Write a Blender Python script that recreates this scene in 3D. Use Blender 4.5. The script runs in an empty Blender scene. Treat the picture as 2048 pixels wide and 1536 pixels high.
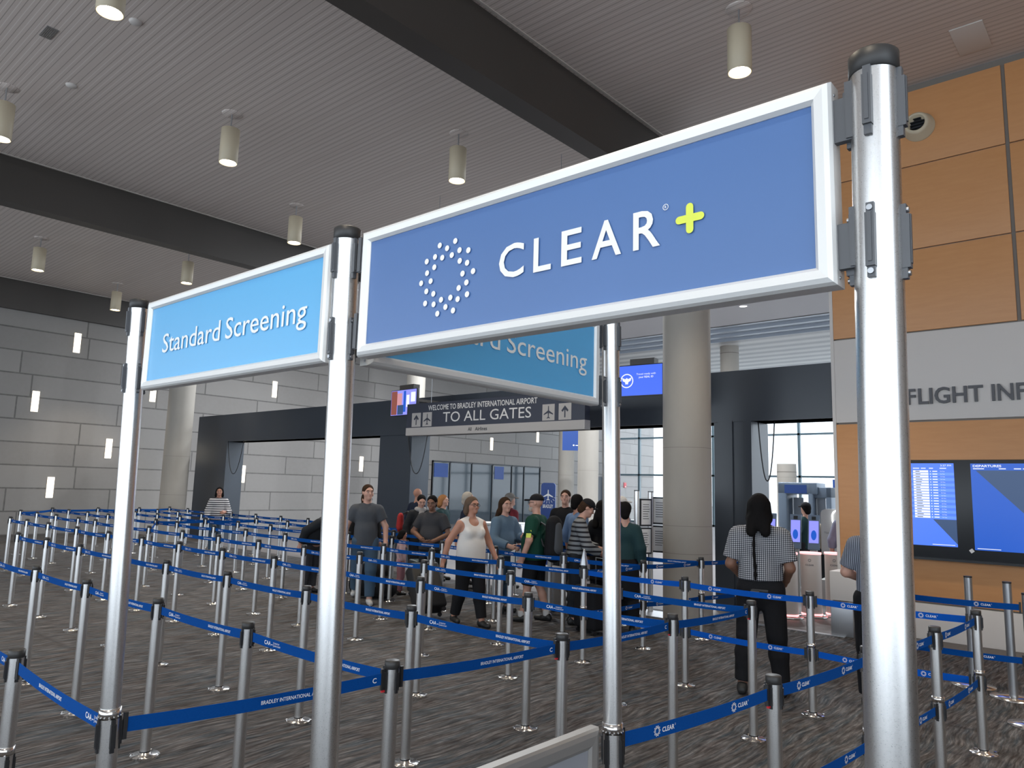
import bpy, bmesh, math, random
import numpy as np
from mathutils import Vector, Matrix
random.seed(7)
PI = math.pi
SC = bpy.context.scene
COL = SC.collection

# ------------------------------------------------------------------ camera
F_PX = 1486.81
YAW, PITCH, ROLL = 0.720539, 0.138754, 0.0278128
def cam_axes():
    cy, sy, cp, sp = math.cos(YAW), math.sin(YAW), math.cos(PITCH), math.sin(PITCH)
    f = Vector((-sy*cp, cy*cp, sp)); r = Vector((cy, sy, 0)); u = r.cross(f)
    cr, sr = math.cos(ROLL), math.sin(ROLL)
    return r*cr + u*sr, u*cr - r*sr, f
cam_d = bpy.data.cameras.new('camera'); cam = bpy.data.objects.new('camera', cam_d); COL.objects.link(cam)
_r, _u, _f = cam_axes()
cam.matrix_world = Matrix(((_r.x, _u.x, -_f.x, 1.549), (_r.y, _u.y, -_f.y, -1.1063), (_r.z, _u.z, -_f.z, 1.7875), (0, 0, 0, 1)))
cam_d.sensor_fit = 'HORIZONTAL'; cam_d.sensor_width = 36; cam_d.lens = F_PX/2048*36
cam_d.clip_start = 0.05; cam_d.clip_end = 400
SC.camera = cam

# ------------------------------------------------------------------ world, light, exposure
W = bpy.data.worlds.new('sky'); SC.world = W; W.use_nodes = True
wb = W.node_tree.nodes['Background']
wb.inputs['Color'].default_value = (0.80, 0.90, 1.0, 1); wb.inputs['Strength'].default_value = 2.1
SC.view_settings.view_transform = 'Standard'; SC.view_settings.look = 'None'
SC.view_settings.exposure = 0.55; SC.view_settings.gamma = 1; SC.view_settings.use_curve_mapping = False

# ------------------------------------------------------------------ materials
def mat(name, col, rough=0.5, metal=0.0, emit=0.0, ecol=None, noise=None, bump=None, spec=0.5, alpha=1.0):
    m = bpy.data.materials.new(name); m.use_nodes = True
    nt = m.node_tree; b = nt.nodes['Principled BSDF']
    b.inputs['Base Color'].default_value = (*col, 1); b.inputs['Roughness'].default_value = rough
    b.inputs['Metallic'].default_value = metal; b.inputs['Specular IOR Level'].default_value = spec
    if emit:
        b.inputs['Emission Color'].default_value = (*(ecol or col), 1); b.inputs['Emission Strength'].default_value = emit
    if alpha < 1: b.inputs['Alpha'].default_value = alpha
    if noise or bump:
        tc = nt.nodes.new('ShaderNodeTexCoord'); mp = nt.nodes.new('ShaderNodeMapping'); nz = nt.nodes.new('ShaderNodeTexNoise')
        nt.links.new(tc.outputs['Object'], mp.inputs[0]); nt.links.new(mp.outputs[0], nz.inputs['Vector'])
        sc, amt = (noise or bump)[:2]; st = (noise or bump)[2] if len(noise or bump) > 2 else (1, 1, 1)
        mp.inputs['Scale'].default_value = st; nz.inputs['Scale'].default_value = sc; nz.inputs['Detail'].default_value = 5
        if noise:
            mx = nt.nodes.new('ShaderNodeMix'); mx.data_type = 'RGBA'
            mx.inputs[6].default_value = (*[c*(1-amt) for c in col], 1); mx.inputs[7].default_value = (*[min(1, c*(1+amt)) for c in col], 1)
            nt.links.new(nz.outputs['Fac'], mx.inputs[0]); nt.links.new(mx.outputs[2], b.inputs['Base Color'])
        if bump:
            bp = nt.nodes.new('ShaderNodeBump'); bp.inputs['Strength'].default_value = amt; bp.inputs['Distance'].default_value = 0.01
            nt.links.new(nz.outputs['Fac'], bp.inputs['Height']); nt.links.new(bp.outputs[0], b.inputs['Normal'])
    return m
def N(m): return m.node_tree.nodes, m.node_tree.links, m.node_tree.nodes['Principled BSDF']
def mathn(nt, op, a, b=None, c=None):
    n = nt.nodes.new('ShaderNodeMath'); n.operation = op
    for i, v in enumerate((a, b, c)):
        if v is None: continue
        if isinstance(v, (int, float)): n.inputs[i].default_value = v
        else: nt.links.new(v, n.inputs[i])
    return n.outputs[0]
def coords(m, kind='Object'):
    nt = m.node_tree; tc = nt.nodes.new('ShaderNodeTexCoord'); sp = nt.nodes.new('ShaderNodeSeparateXYZ')
    nt.links.new(tc.outputs[kind], sp.inputs[0]); return nt, tc.outputs[kind], sp.outputs
def mixcol(nt, fac, a, b):
    mx = nt.nodes.new('ShaderNodeMix'); mx.data_type = 'RGBA'
    if isinstance(fac, (int, float)): mx.inputs[0].default_value = fac
    else: nt.links.new(fac, mx.inputs[0])
    for i, v in ((6, a), (7, b)):
        if isinstance(v, tuple): mx.inputs[i].default_value = (*v, 1)
        else: nt.links.new(v, mx.inputs[i])
    return mx.outputs[2]
def noise_tex(nt, vec, scale, stretch=(1, 1, 1), detail=4, rough=0.6):
    mp = nt.nodes.new('ShaderNodeMapping'); mp.inputs['Scale'].default_value = stretch
    nz = nt.nodes.new('ShaderNodeTexNoise'); nz.inputs['Scale'].default_value = scale; nz.inputs['Detail'].default_value = detail; nz.inputs['Roughness'].default_value = rough
    nt.links.new(vec, mp.inputs[0]); nt.links.new(mp.outputs[0], nz.inputs['Vector']); return nz.outputs['Fac']
def ramp(nt, fac, stops):
    r = nt.nodes.new('ShaderNodeValToRGB'); nt.links.new(fac, r.inputs[0]); cr = r.color_ramp
    while len(cr.elements) < len(stops): cr.elements.new(0.5)
    for e, (p, c) in zip(cr.elements, stops): e.position = p; e.color = (*c, 1)
    return r.outputs[0]

M = {}
M['alu'] = mat('brushed_aluminium', (0.80, 0.79, 0.78), 0.30, 1.0)
def _alu():
    m = M['alu']; nt, v, s = coords(m); n, l, b = N(m)
    f = noise_tex(nt, v, 420, (1, 1, 1.6), 2)
    l.new(mathn(nt, 'MULTIPLY_ADD', f, 0.10, 0.24), b.inputs['Roughness'])
    l.new(mixcol(nt, f, (0.70, 0.69, 0.68), (0.80, 0.79, 0.78)), b.inputs['Base Color'])
_alu()
M['chrome'] = mat('polished_steel', (0.78, 0.76, 0.74), 0.16, 1.0)
M['frame'] = mat('matt_silver_frame', (0.80, 0.80, 0.79), 0.42, 0.25)
M['frame2'] = mat('grey_aluminium_frame', (0.36, 0.35, 0.34), 0.5, 0.6)
M['black'] = mat('black_plastic', (0.018, 0.018, 0.02), 0.42)
M['cap'] = mat('black_cap', (0.03, 0.029, 0.029), 0.45)
M['clip'] = mat('dark_grey_plastic', (0.09, 0.095, 0.105), 0.38)
M['red'] = mat('red_tab', (0.55, 0.02, 0.03), 0.4)
M['belt'] = mat('blue_webbing', (0.0015, 0.060, 0.27), 0.9, noise=(90, 0.25, (1, 1, 6)), spec=0.12)
M['belt_lit'] = mat('lit_blue_webbing', (0.0015, 0.085, 0.45), 0.85, noise=(90, 0.2, (1, 1, 6)), spec=0.15)  # the lit cross belts' brightness put into a copy of the webbing blue
M['ink'] = mat('white_print', (0.80, 0.82, 0.84), 0.6)
M['white'] = mat('white_vinyl', (0.86, 0.86, 0.84), 0.45)
M['signblue'] = mat('deep_blue_vinyl', (0.078, 0.165, 0.385), 0.33, noise=(1.6, 0.10))
M['signsky'] = mat('sky_blue_vinyl', (0.115, 0.43, 0.76), 0.30)
M['lime'] = mat('lime_vinyl', (0.72, 0.80, 0.09), 0.45)
M['panelgrey'] = mat('grey_panel', (0.27, 0.28, 0.31), 0.5)
M['concrete'] = mat('concrete', (0.36, 0.335, 0.30), 0.75, noise=(1.3, 0.22, (1, 1, 0.5)))
M['darkmetal'] = mat('dark_bronze_cladding', (0.056, 0.049, 0.044), 0.45, 0.0, noise=(0.7, 0.15))
M['portal'] = mat('charcoal_cladding', (0.036, 0.045, 0.060), 0.30, 0.0, noise=(0.7, 0.12))
M['trimline'] = mat('pale_trim', (0.52, 0.48, 0.44), 0.5)
M['lampbody'] = mat('cream_metal', (0.60, 0.52, 0.38), 0.45)
M['lampglow'] = mat('lamp_glow', (1, 0.9, 0.72), 0.5, emit=14.0, ecol=(1, 0.86, 0.66))
M['sconce'] = mat('sconce_glow', (1, 0.94, 0.8), 0.5, emit=1.9, ecol=(1, 0.88, 0.66))
M['orange'] = mat('orange_wood_panel', (0.50, 0.215, 0.062), 0.42)
def _orange():
    m = M['orange']; nt, v, s = coords(m); n, l, b = N(m)
    f = noise_tex(nt, v, 3.0, (1, 1, 7), 6); g = noise_tex(nt, v, 0.6, (1, 1, 1), 2)
    c = mixcol(nt, f, (0.54, 0.235, 0.080), (0.66, 0.32, 0.125)); l.new(mixcol(nt, mathn(nt, 'MULTIPLY', g, 0.35), c, (0.62, 0.36, 0.19)), b.inputs['Base Color'])
_orange()
M['cream'] = mat('warm_grey_panel', (0.66, 0.62, 0.59), 0.5)
M['joint'] = mat('grey_joint', (0.20, 0.18, 0.16), 0.6)
M['lettergrey'] = mat('slate_letters', (0.10, 0.10, 0.11), 0.5)
M['bezel'] = mat('screen_bezel', (0.018, 0.021, 0.026), 0.35)
def em(name, c, s): return mat(name, (0.02, 0.02, 0.02), 0.3, emit=s, ecol=c)
M['scrblue'] = em('screen_blue', (0.035, 0.11, 0.75), 0.95)
M['scrlist'] = em('screen_list_blue', (0.05, 0.15, 0.78), 1.0)
M['scrlist2'] = em('screen_list_light_blue', (0.09, 0.22, 0.85), 1.0)
M['scrdeep'] = em('screen_deep_blue', (0.005, 0.085, 0.50), 0.8)
M['scrnavy'] = em('screen_navy', (0.025, 0.06, 0.15), 0.8)
M['scrwhite'] = em('screen_white', (0.75, 0.78, 1.0), 0.85)
M['scrlav'] = em('screen_lavender', (0.24, 0.25, 0.85), 0.9)
M['scrpink'] = em('screen_pink', (0.75, 0.35, 0.40), 0.6)
M['scrbrown'] = em('screen_brown', (0.25, 0.07, 0.05), 0.7)
M['navy'] = mat('navy_sign_face', (0.018, 0.022, 0.042), 0.4)
M['signgrey'] = mat('pale_grey_sign_face', (0.40, 0.38, 0.37), 0.5)
M['signtext'] = mat('sign_lettering', (0.62, 0.62, 0.62), 0.5)
M['bluetotem'] = mat('blue_totem', (0.012, 0.055, 0.25), 0.4)
M['pods'] = mat('pale_taupe_shell', (0.46, 0.41, 0.38), 0.4)
M['ringred'] = mat('red_ring_light', (1, 0.3, 0.3), 0.4, emit=1.3, ecol=(1.0, 0.35, 0.36))
M['whiteglow'] = mat('white_ring_light', (1, 1, 1), 0.4, emit=1.5)
M['scanner'] = mat('scanner_blue_grey', (0.16, 0.21, 0.28), 0.4)
M['gatewhite'] = mat('gate_white', (0.46, 0.47, 0.46), 0.35)
M['kiosk'] = mat('kiosk_shell', (0.42, 0.42, 0.40), 0.4)
M['ceilwhite'] = mat('white_ceiling', (0.62, 0.61, 0.63), 0.6)
M['ceilblue'] = mat('dimmed_ceiling_blue', (0.46, 0.52, 0.60), 0.4)  # soffit: white ceiling in dimmer light, put into a grey-blue colour
M['mull'] = mat('window_mullion', (0.13, 0.19, 0.22), 0.4)
M['glassdark'] = mat('dark_glass', (0.03, 0.045, 0.06), 0.06, 0.0, spec=0.9)
M['paper'] = mat('printed_notice', (0.74, 0.74, 0.76), 0.5)
M['steel'] = mat('satin_steel', (0.45, 0.46, 0.48), 0.35, 0.9)

# floor carpet
M['carpet'] = mat('streaked_carpet', (0.06, 0.055, 0.055), 0.92, spec=0.15)
def _carpet():
    m = M['carpet']; nt, v, s = coords(m); n, l, b = N(m)
    w = noise_tex(nt, v, 0.8, (1, 1, 1), 2)
    wob = nt.nodes.new('ShaderNodeVectorMath'); wob.operation = 'ADD'; cb = nt.nodes.new('ShaderNodeCombineXYZ')
    l.new(mathn(nt, 'MULTIPLY', w, 0.25), cb.inputs[0]); l.new(v, wob.inputs[0]); l.new(cb.outputs[0], wob.inputs[1])
    f = noise_tex(nt, wob.outputs[0], 5.5, (7.0, 0.55, 1), 4, 0.7)
    g = noise_tex(nt, v, 0.55, (1, 1, 1), 2); h = noise_tex(nt, wob.outputs[0], 2.0, (8.0, 0.7, 1), 3)
    base = ramp(nt, f, [(0.34, (0.012, 0.011, 0.012)), (0.46, (0.058, 0.054, 0.055)), (0.56, (0.118, 0.112, 0.115)), (0.68, (0.25, 0.24, 0.245))])
    tint = ramp(nt, h, [(0.35, (0.062, 0.044, 0.038)), (0.5, (0.070, 0.068, 0.070)), (0.64, (0.045, 0.082, 0.112))])
    l.new(mixcol(nt, 0.33, base, tint), b.inputs['Base Color'])
    bp = nt.nodes.new('ShaderNodeBump'); bp.inputs['Strength'].default_value = 0.3; bp.inputs['Distance'].default_value = 0.01
    l.new(f, bp.inputs['Height']); l.new(bp.outputs[0], b.inputs['Normal'])
_carpet()
M['terrazzo'] = mat('polished_floor', (0.13, 0.12, 0.12), 0.5, spec=0.2, noise=(30, 0.12))
# plank ceiling: boards along X, thin dark and pale reveals
M['planks'] = mat('plank_ceiling', (0.30, 0.27, 0.25), 0.5)
def _planks():
    m = M['planks']; nt, v, s = coords(m); n, l, b = N(m)
    y = s[1]
    a = mathn(nt, 'FRACT', mathn(nt, 'DIVIDE', y, 0.102)); i = mathn(nt, 'FLOOR', mathn(nt, 'DIVIDE', y, 0.102))
    cbn = nt.nodes.new('ShaderNodeCombineXYZ'); l.new(i, cbn.inputs[1])
    wn = nt.nodes.new('ShaderNodeTexWhiteNoise'); wn.noise_dimensions = '3D'; l.new(cbn.outputs[0], wn.inputs['Vector'])
    dark = mathn(nt, 'LESS_THAN', a, 0.10)
    pale = mathn(nt, 'MULTIPLY', mathn(nt, 'LESS_THAN', mathn(nt, 'ABSOLUTE', mathn(nt, 'SUBTRACT', a, 0.56)), 0.05), mathn(nt, 'GREATER_THAN', wn.outputs['Value'], 0.25))
    gr = noise_tex(nt, v, 1.2, (0.6, 12, 1), 4)
    c = mixcol(nt, gr, (0.57, 0.495, 0.455), (0.69, 0.61, 0.565))
    c = mixcol(nt, mathn(nt, 'MULTIPLY', dark, 0.6), c, (0.20, 0.165, 0.145)); c = mixcol(nt, mathn(nt, 'MULTIPLY', pale, 0.55), c, (0.85, 0.80, 0.76))
    l.new(c, b.inputs['Base Color'])
_planks()
# stone wall in long courses (runs along Y, faces +X)
M['stone'] = mat('stone_block_wall', (0.25, 0.245, 0.24), 0.75)
def _stone():
    m = M['stone']; nt, v, s = coords(m); n, l, b = N(m)
    cb = nt.nodes.new('ShaderNodeCombineXYZ'); l.new(s[1], cb.inputs[0]); l.new(s[2], cb.inputs[1])
    br = nt.nodes.new('ShaderNodeTexBrick'); l.new(cb.outputs[0], br.inputs['Vector'])
    br.offset = 0.37; br.offset_frequency = 2; br.squash = 1.3; br.squash_frequency = 3
    br.inputs['Scale'].default_value = 1.0; br.inputs['Mortar Size'].default_value = 0.022; br.inputs['Mortar Smooth'].default_value = 0.1
    br.inputs['Brick Width'].default_value = 2.9; br.inputs['Row Height'].default_value = 0.687; br.inputs['Bias'].default_value = 0.0
    br.inputs['Color1'].default_value = (0.24, 0.228, 0.218, 1); br.inputs['Color2'].default_value = (0.295, 0.282, 0.27, 1); br.inputs['Mortar'].default_value = (0.075, 0.072, 0.07, 1)
    g = noise_tex(nt, v, 9, (1, 1, 1), 6); g2 = noise_tex(nt, v, 0.7, (1, 1, 1), 2)
    c = mixcol(nt, mathn(nt, 'MULTIPLY', g, 0.5), br.outputs['Color'], (0.33, 0.315, 0.305)); c = mixcol(nt, mathn(nt, 'MULTIPLY', g2, 0.25), c, (0.18, 0.168, 0.16))
    l.new(c, b.inputs['Base Color'])
    bp = nt.nodes.new('ShaderNodeBump'); bp.inputs['Strength'].default_value = 0.6; bp.inputs['Distance'].default_value = 0.02; bp.invert = True
    l.new(br.outputs['Fac'], bp.inputs['Height']); l.new(bp.outputs[0], b.inputs['Normal'])
_stone()
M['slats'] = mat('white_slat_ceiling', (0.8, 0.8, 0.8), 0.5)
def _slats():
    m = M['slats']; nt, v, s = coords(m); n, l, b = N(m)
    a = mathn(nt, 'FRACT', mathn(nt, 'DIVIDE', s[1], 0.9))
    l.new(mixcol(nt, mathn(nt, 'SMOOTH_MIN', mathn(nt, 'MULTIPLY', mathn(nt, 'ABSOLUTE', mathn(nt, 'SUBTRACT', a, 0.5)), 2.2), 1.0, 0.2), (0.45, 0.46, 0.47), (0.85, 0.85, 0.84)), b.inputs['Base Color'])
_slats()
# ------------------------------------------------------------------ mesh helpers
class MB:
    def __init__(s): s.v = []; s.f = []; s.sm = []; s.mi = []; s.cur = 0
    def add(s, vs, fs, smooth=False):
        o = len(s.v); s.v.extend([tuple(p) for p in vs]); s.f.extend([tuple(i+o for i in f) for f in fs]); s.sm.extend([smooth]*len(fs)); s.mi.extend([s.cur]*len(fs)); return s
    def box(s, x0, y0, z0, x1, y1, z1):
        x0, x1 = min(x0, x1), max(x0, x1); y0, y1 = min(y0, y1), max(y0, y1); z0, z1 = min(z0, z1), max(z0, z1)
        return s.add([(x0,y0,z0),(x1,y0,z0),(x1,y1,z0),(x0,y1,z0),(x0,y0,z1),(x1,y0,z1),(x1,y1,z1),(x0,y1,z1)],
            [(0,3,2,1),(4,5,6,7),(0,1,5,4),(1,2,6,5),(2,3,7,6),(3,0,4,7)])
    def bbox(s, x0, y0, z0, x1, y1, z1, b=0.005):
        bm = bmesh.new(); bmesh.ops.create_cube(bm, size=1)
        for v in bm.verts: v.co = Vector(((x0+x1)/2+v.co.x*abs(x1-x0), (y0+y1)/2+v.co.y*abs(y1-y0), (z0+z1)/2+v.co.z*abs(z1-z0)))
        bmesh.ops.bevel(bm, geom=bm.edges[:], offset=b, segments=3, profile=0.5, affect='EDGES')
        return s.bm(bm, True)
    def bm(s, bm, smooth=False):
        bm.verts.index_update(); s.add([v.co[:] for v in bm.verts], [[v.index for v in f.verts] for f in bm.faces], smooth); bm.free(); return s
    def obox(s, c, ax, ay, az, hx, hy, hz):
        c, ax, ay, az = map(Vector, (c, ax, ay, az))
        vs = [c+ax*sx*hx+ay*sy*hy+az*sz*hz for sz in (-1,1) for sx, sy in ((-1,-1),(1,-1),(1,1),(-1,1))]
        return s.add(vs, [(0,3,2,1),(4,5,6,7),(0,1,5,4),(1,2,6,5),(2,3,7,6),(3,0,4,7)])
    def cyl(s, a, b, r0, r1=None, n=20, caps=True):
        a, b = Vector(a), Vector(b); r1 = r0 if r1 is None else r1
        d = (b-a).normalized(); t = Vector((1,0,0)) if abs(d.x) < .9 else Vector((0,1,0)); x = d.cross(t).normalized(); y = d.cross(x)
        ring = [x*math.cos(2*PI*i/n)+y*math.sin(2*PI*i/n) for i in range(n)]
        s.add([a+q*r0 for q in ring]+[b+q*r1 for q in ring], [(i,(i+1)%n,n+(i+1)%n,n+i) for i in range(n)], True)
        if caps:
            s.add([a+q*r0 for q in ring], [tuple(range(n))[::-1]]); s.add([b+q*r1 for q in ring], [tuple(range(n))])
        return s
    def lathe(s, prof, c=(0,0,0), n=28, smooth=True, sy=1.0):
        vs = []; fs = []; m = len(prof)
        for i in range(n):
            a = 2*PI*i/n
            for r, z in prof: vs.append((c[0]+r*math.cos(a), c[1]+sy*r*math.sin(a), c[2]+z))
        for i in range(n):
            j = (i+1) % n
            for k in range(m-1): fs.append((i*m+k, j*m+k, j*m+k+1, i*m+k+1))
        return s.add(vs, fs, smooth)
    def tube(s, pts, r, n=8):
        pts = [Vector(p) for p in pts]; vs = []; fs = []; prev = None
        for i, p in enumerate(pts):
            d = (pts[min(i+1, len(pts)-1)]-pts[max(i-1, 0)]).normalized()
            x = (prev - d*prev.dot(d)) if prev else d.cross(Vector((.3,.2,1)))
            x.normalize(); prev = x; y = d.cross(x); rr = r[i] if isinstance(r, (list, tuple)) else r
            vs += [p+(x*math.cos(2*PI*k/n)+y*math.sin(2*PI*k/n))*rr for k in range(n)]
        for i in range(len(pts)-1): fs += [(i*n+k, i*n+(k+1)%n, (i+1)*n+(k+1)%n, (i+1)*n+k) for k in range(n)]
        fs += [tuple(range(n))[::-1], tuple((len(pts)-1)*n+k for k in range(n))]
        return s.add(vs, fs, True)
    def prism(s, poly, o, u, v, d):
        o, u, v = Vector(o), Vector(u), Vector(v); nrm = u.cross(v).normalized(); n = len(poly)
        A = [o+u*p[0]+v*p[1] for p in poly]; B = [p+nrm*d for p in A]
        s.add(A+B, [tuple(range(n))[::-1], tuple(range(n, 2*n))]+[(i,(i+1)%n,n+(i+1)%n,n+i) for i in range(n)]); return s
    def ell(s, c, rx, ry, rz, n=14):
        bm = bmesh.new(); bmesh.ops.create_uvsphere(bm, u_segments=n, v_segments=max(6, n*2//3), radius=1)
        for v in bm.verts: v.co = Vector((c[0]+v.co.x*rx, c[1]+v.co.y*ry, c[2]+v.co.z*rz))
        return s.bm(bm, True)
    def mesh(s, name, mats):
        me = bpy.data.meshes.new(name); me.from_pydata(s.v, [], s.f)
        me.polygons.foreach_set('use_smooth', s.sm)
        for m in (mats if isinstance(mats, (list, tuple)) else [mats]): me.materials.append(m)
        if any(s.mi): me.polygons.foreach_set('material_index', s.mi)
        me.update(); return me
    def build(s, name, m, parent=None): return obj(name, s.mesh(name, m), parent)
def obj(name, me, parent=None):
    o = bpy.data.objects.new(name, me); COL.objects.link(o)
    if parent: o.parent = parent
    return o
def tag(o, label, cat, group=None, kind=None):
    if label: o['label'] = label
    if cat: o['category'] = cat
    if group: o['group'] = group
    if kind: o['kind'] = kind
    return o
def thing(name, label, cat, loc=(0,0,0), rz=0, group=None):
    o = bpy.data.objects.new(name, None); COL.objects.link(o); o.location = loc; o.rotation_euler = (0,0,rz); o.empty_display_size = 0.1
    return tag(o, label, cat, group)
def struct(name, mb, m): return tag(mb.build(name, m), None, None, None, 'structure')
def dup(root, name=None):
    r = root.copy(); COL.objects.link(r)
    for k in ('label', 'category', 'group'):
        if k in r: del r[k]
    for ch in list(root.children):
        c = ch.copy(); COL.objects.link(c); c.parent = r
        for g in ch.children:
            d = g.copy(); COL.objects.link(d); d.parent = c
    return r
def nth(n):
    return '%d%s' % (n, 'th' if 10 <= n % 100 <= 20 else {1: 'st', 2: 'nd', 3: 'rd'}.get(n % 10, 'th'))

_tc = {}
def glyphs(s, bold=0.0, spacing=1.0):
    k = (s, bold, spacing)
    if k in _tc: return _tc[k]
    cu = bpy.data.curves.new('t', 'FONT'); cu.body = s; cu.offset = bold; cu.space_character = spacing; cu.resolution_u = 3; cu.fill_mode = 'FRONT'
    o = bpy.data.objects.new('t', cu); COL.objects.link(o)
    dg = bpy.context.evaluated_depsgraph_get(); me = bpy.data.meshes.new_from_object(o.evaluated_get(dg))
    vs = np.array([v.co[:2] for v in me.vertices]).reshape(-1, 2); fs = [tuple(p.vertices) for p in me.polygons]
    bpy.data.objects.remove(o); bpy.data.curves.remove(cu); bpy.data.meshes.remove(me)
    _tc[k] = (vs, fs); return _tc[k]
def text(mb, s, o, u, v, w=None, h=None, bold=0.0, spacing=1.0, align='L', depth=0.0015, side=0.0):
    """flat raised lettering: o = left end of the baseline (or centre with align C), fitted to width w and capital height h"""
    vs, fs = glyphs(s, bold, spacing)
    if not len(vs): return mb
    caps = glyphs('H', bold)[0]; ch = caps[:, 1].max()
    x0, x1 = vs[:, 0].min(), vs[:, 0].max()
    sy = (h/ch) if h else None; sx = (w/(x1-x0)) if w else sy
    if sy is None: sy = sx
    o, u, v = Vector(o), Vector(u), Vector(v); n = u.cross(v).normalized()
    off = (x1-x0)*sx/2 if align == 'C' else ((x1-x0)*sx if align == 'R' else 0)
    A = [o+u*((p[0]-x0)*sx-off)+v*(p[1]*sy)+n*depth for p in vs]
    mb.add(A, fs)
    if side:                                   # real thickness: back faces and side walls
        B = [p-n*side for p in A]; k = len(A); ed = {}
        for f in fs:
            for i in range(len(f)):
                e = (f[i], f[(i+1) % len(f)]); ed[e] = 1
        walls = [(a, a+k, b+k, b) for (a, b) in ed if (b, a) not in ed]
        mb.add(A+B, walls)
    return mb
def disc(mb, c, u, v, r, n=16, depth=0.0015):
    c, u, v = Vector(c), Vector(u), Vector(v); nn = u.cross(v).normalized()
    return mb.add([c+u*r*math.cos(2*PI*i/n)+v*r*math.sin(2*PI*i/n)+nn*depth for i in range(n)], [tuple(range(n))])
def quad(mb, c, u, v, x0, y0, x1, y1, depth=0.001):
    c, u, v = Vector(c), Vector(u), Vector(v); n = u.cross(v).normalized()
    return mb.add([c+u*x+v*y+n*depth for x, y in ((x0,y0),(x1,y0),(x1,y1),(x0,y1))], [(0,1,2,3)])
def poly(mb, c, u, v, pts, depth=0.0015):
    c, u, v = Vector(c), Vector(u), Vector(v); n = u.cross(v).normalized()
    return mb.add([c+u*x+v*y+n*depth for x, y in pts], [tuple(range(len(pts)))])
def rrect(w, h, r, n=5):
    pts = []
    for cx, cy, a0 in ((w/2-r, h/2-r, 0), (-w/2+r, h/2-r, 90), (-w/2+r, -h/2+r, 180), (w/2-r, -h/2+r, 270)):
        pts += [(cx+r*math.cos(math.radians(a0+90*i/n)), cy+r*math.sin(math.radians(a0+90*i/n))) for i in range(n+1)]
    return pts
UX, UY, UZ = Vector((1,0,0)), Vector((0,1,0)), Vector((0,0,1))
INR = (108,73,37,0,-37,-72,-106,-142,-180,143); MIR = (91,55,19,-19,-55,-89,-124,-161,162,126); OUR = (73,37,0,-36,-72,-107,-143,-180,144,108)
def dot_ring(mb, c, u, v, R, dot, n=12):
    for rr, angs in ((0.614, INR), (0.815, MIR), (1.0, OUR)):
        for a in angs: disc(mb, Vector(c)+u*(R*rr*math.cos(math.radians(a)))+v*(R*rr*math.sin(math.radians(a))), u, v, dot, n)

# ------------------------------------------------------------------ large structure
X_W, Y_H, Z_C = -24.3, 10.0, 7.6             # stone wall, portal face, ceiling height
struct('floor', MB().box(-24.4, -8, -0.2, 9, 9.3, 0), M['carpet'])
tag(bpy.data.objects['floor'], None, None, None, 'structure')
struct('floor_secure', MB().box(-24.4, 9.3, -0.2, 14, 37.2, 0.0), M['terrazzo'])
struct('trim_1', MB().box(-2.95, 9.2, 0, -1.7, 9.3, 0.006), M['steel'])
struct('ceiling', MB().box(-24.6, -8, Z_C, 9.2, 9.95, Z_C+0.2), M['planks'])
struct('wall_left', MB().box(X_W-0.3, -9, 0, X_W, 43, 9), M['stone'])
def beam(name, x0, x1, zb, x_l):
    mb = MB().box(x0, -9, zb, x1, 9.9, Z_C-0.14).box(x0, -9, Z_C-0.14, x1-0.05, 9.9, Z_C)
    struct(name, mb, M['darkmetal'])
beam('trim_2', -4.62, -4.30, 6.70, 0); beam('trim_3', -14.40, -14.08, 6.72, 0); beam('trim_4', -24.29, -24.14, 6.70, 0)
mb = MB()
for x in (-4.30, -14.08, -24.14): mb.box(x-0.01, -9, Z_C-0.012, x+0.03, 9.9, Z_C+0.01)
struct('trim_5', mb, M['trimline'])
# dark portal wall with three openings
mb = MB()
mb.box(-21.28, Y_H, 2.915, -1.4, Y_H+0.55, 3.73)
for x0, x1 in ((-21.28, -19.4), (-12.27, -11.15), (-3.86, -3.25)): mb.box(x0, Y_H, 0, x1, Y_H+0.55, 2.915)
mb.box(-3.78, Y_H-0.03, 0, -3.54, Y_H, 2.935).box(-3.33, Y_H-0.05, 0, -3.22, Y_H+0.6, 2.915)
mb.box(-19.4, Y_H-0.02, 2.915, -1.96, Y_H+0.5, 2.98)
struct('wall_portal', mb, M['portal'])
# secure side: ceiling bays and window wall
struct('ceiling_secure', MB().box(-24.6, 9.95, Z_C, 14, 22.9, Z_C+0.2), M['ceilwhite'])
mb = MB().box(-24.6, 22.9, Z_C+0.12, 14, 25.4, Z_C+0.2)
for k in range(3): mb.add([(-24.6, 22.9+k*.83, Z_C-0.02), (14, 22.9+k*.83, Z_C-0.02), (14, 23.73+k*.83, Z_C+0.10), (-24.6, 23.73+k*.83, Z_C+0.10)], [(0,1,2,3)]).box(-24.6, 23.70+k*.83, Z_C-0.02, 14, 23.73+k*.83, Z_C+0.12)
struct('ceiling_soffit', mb, M['ceilblue'])
struct('ceiling_slats', MB().box(-24.6, 25.4, Z_C, 14, 33.4, Z_C+0.2), M['slats'])
mb = MB()
for i in range(18): mb.box(-24.2+i*2.35, 37.0, 0, -24.08+i*2.35, 37.16, Z_C)
for z in (0.05, 2.75, 4.9, 7.45): mb.box(-24.3, 37.0, z-0.05, 14, 37.12, z+0.05)
struct('window_1', mb, M['mull'])
M['glass'] = mat('clear_glass', (1, 1, 1), 0.0, alpha=0.12)
struct('window_2', MB().box(-24.3, 37.05, 0, 14, 37.06, Z_C), M['glass'])
struct('ground_outside', MB().box(-60, 37.3, -0.6, 60, 160, -0.5), mat('pale_apron', (0.55, 0.55, 0.54), 0.8))
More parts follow.
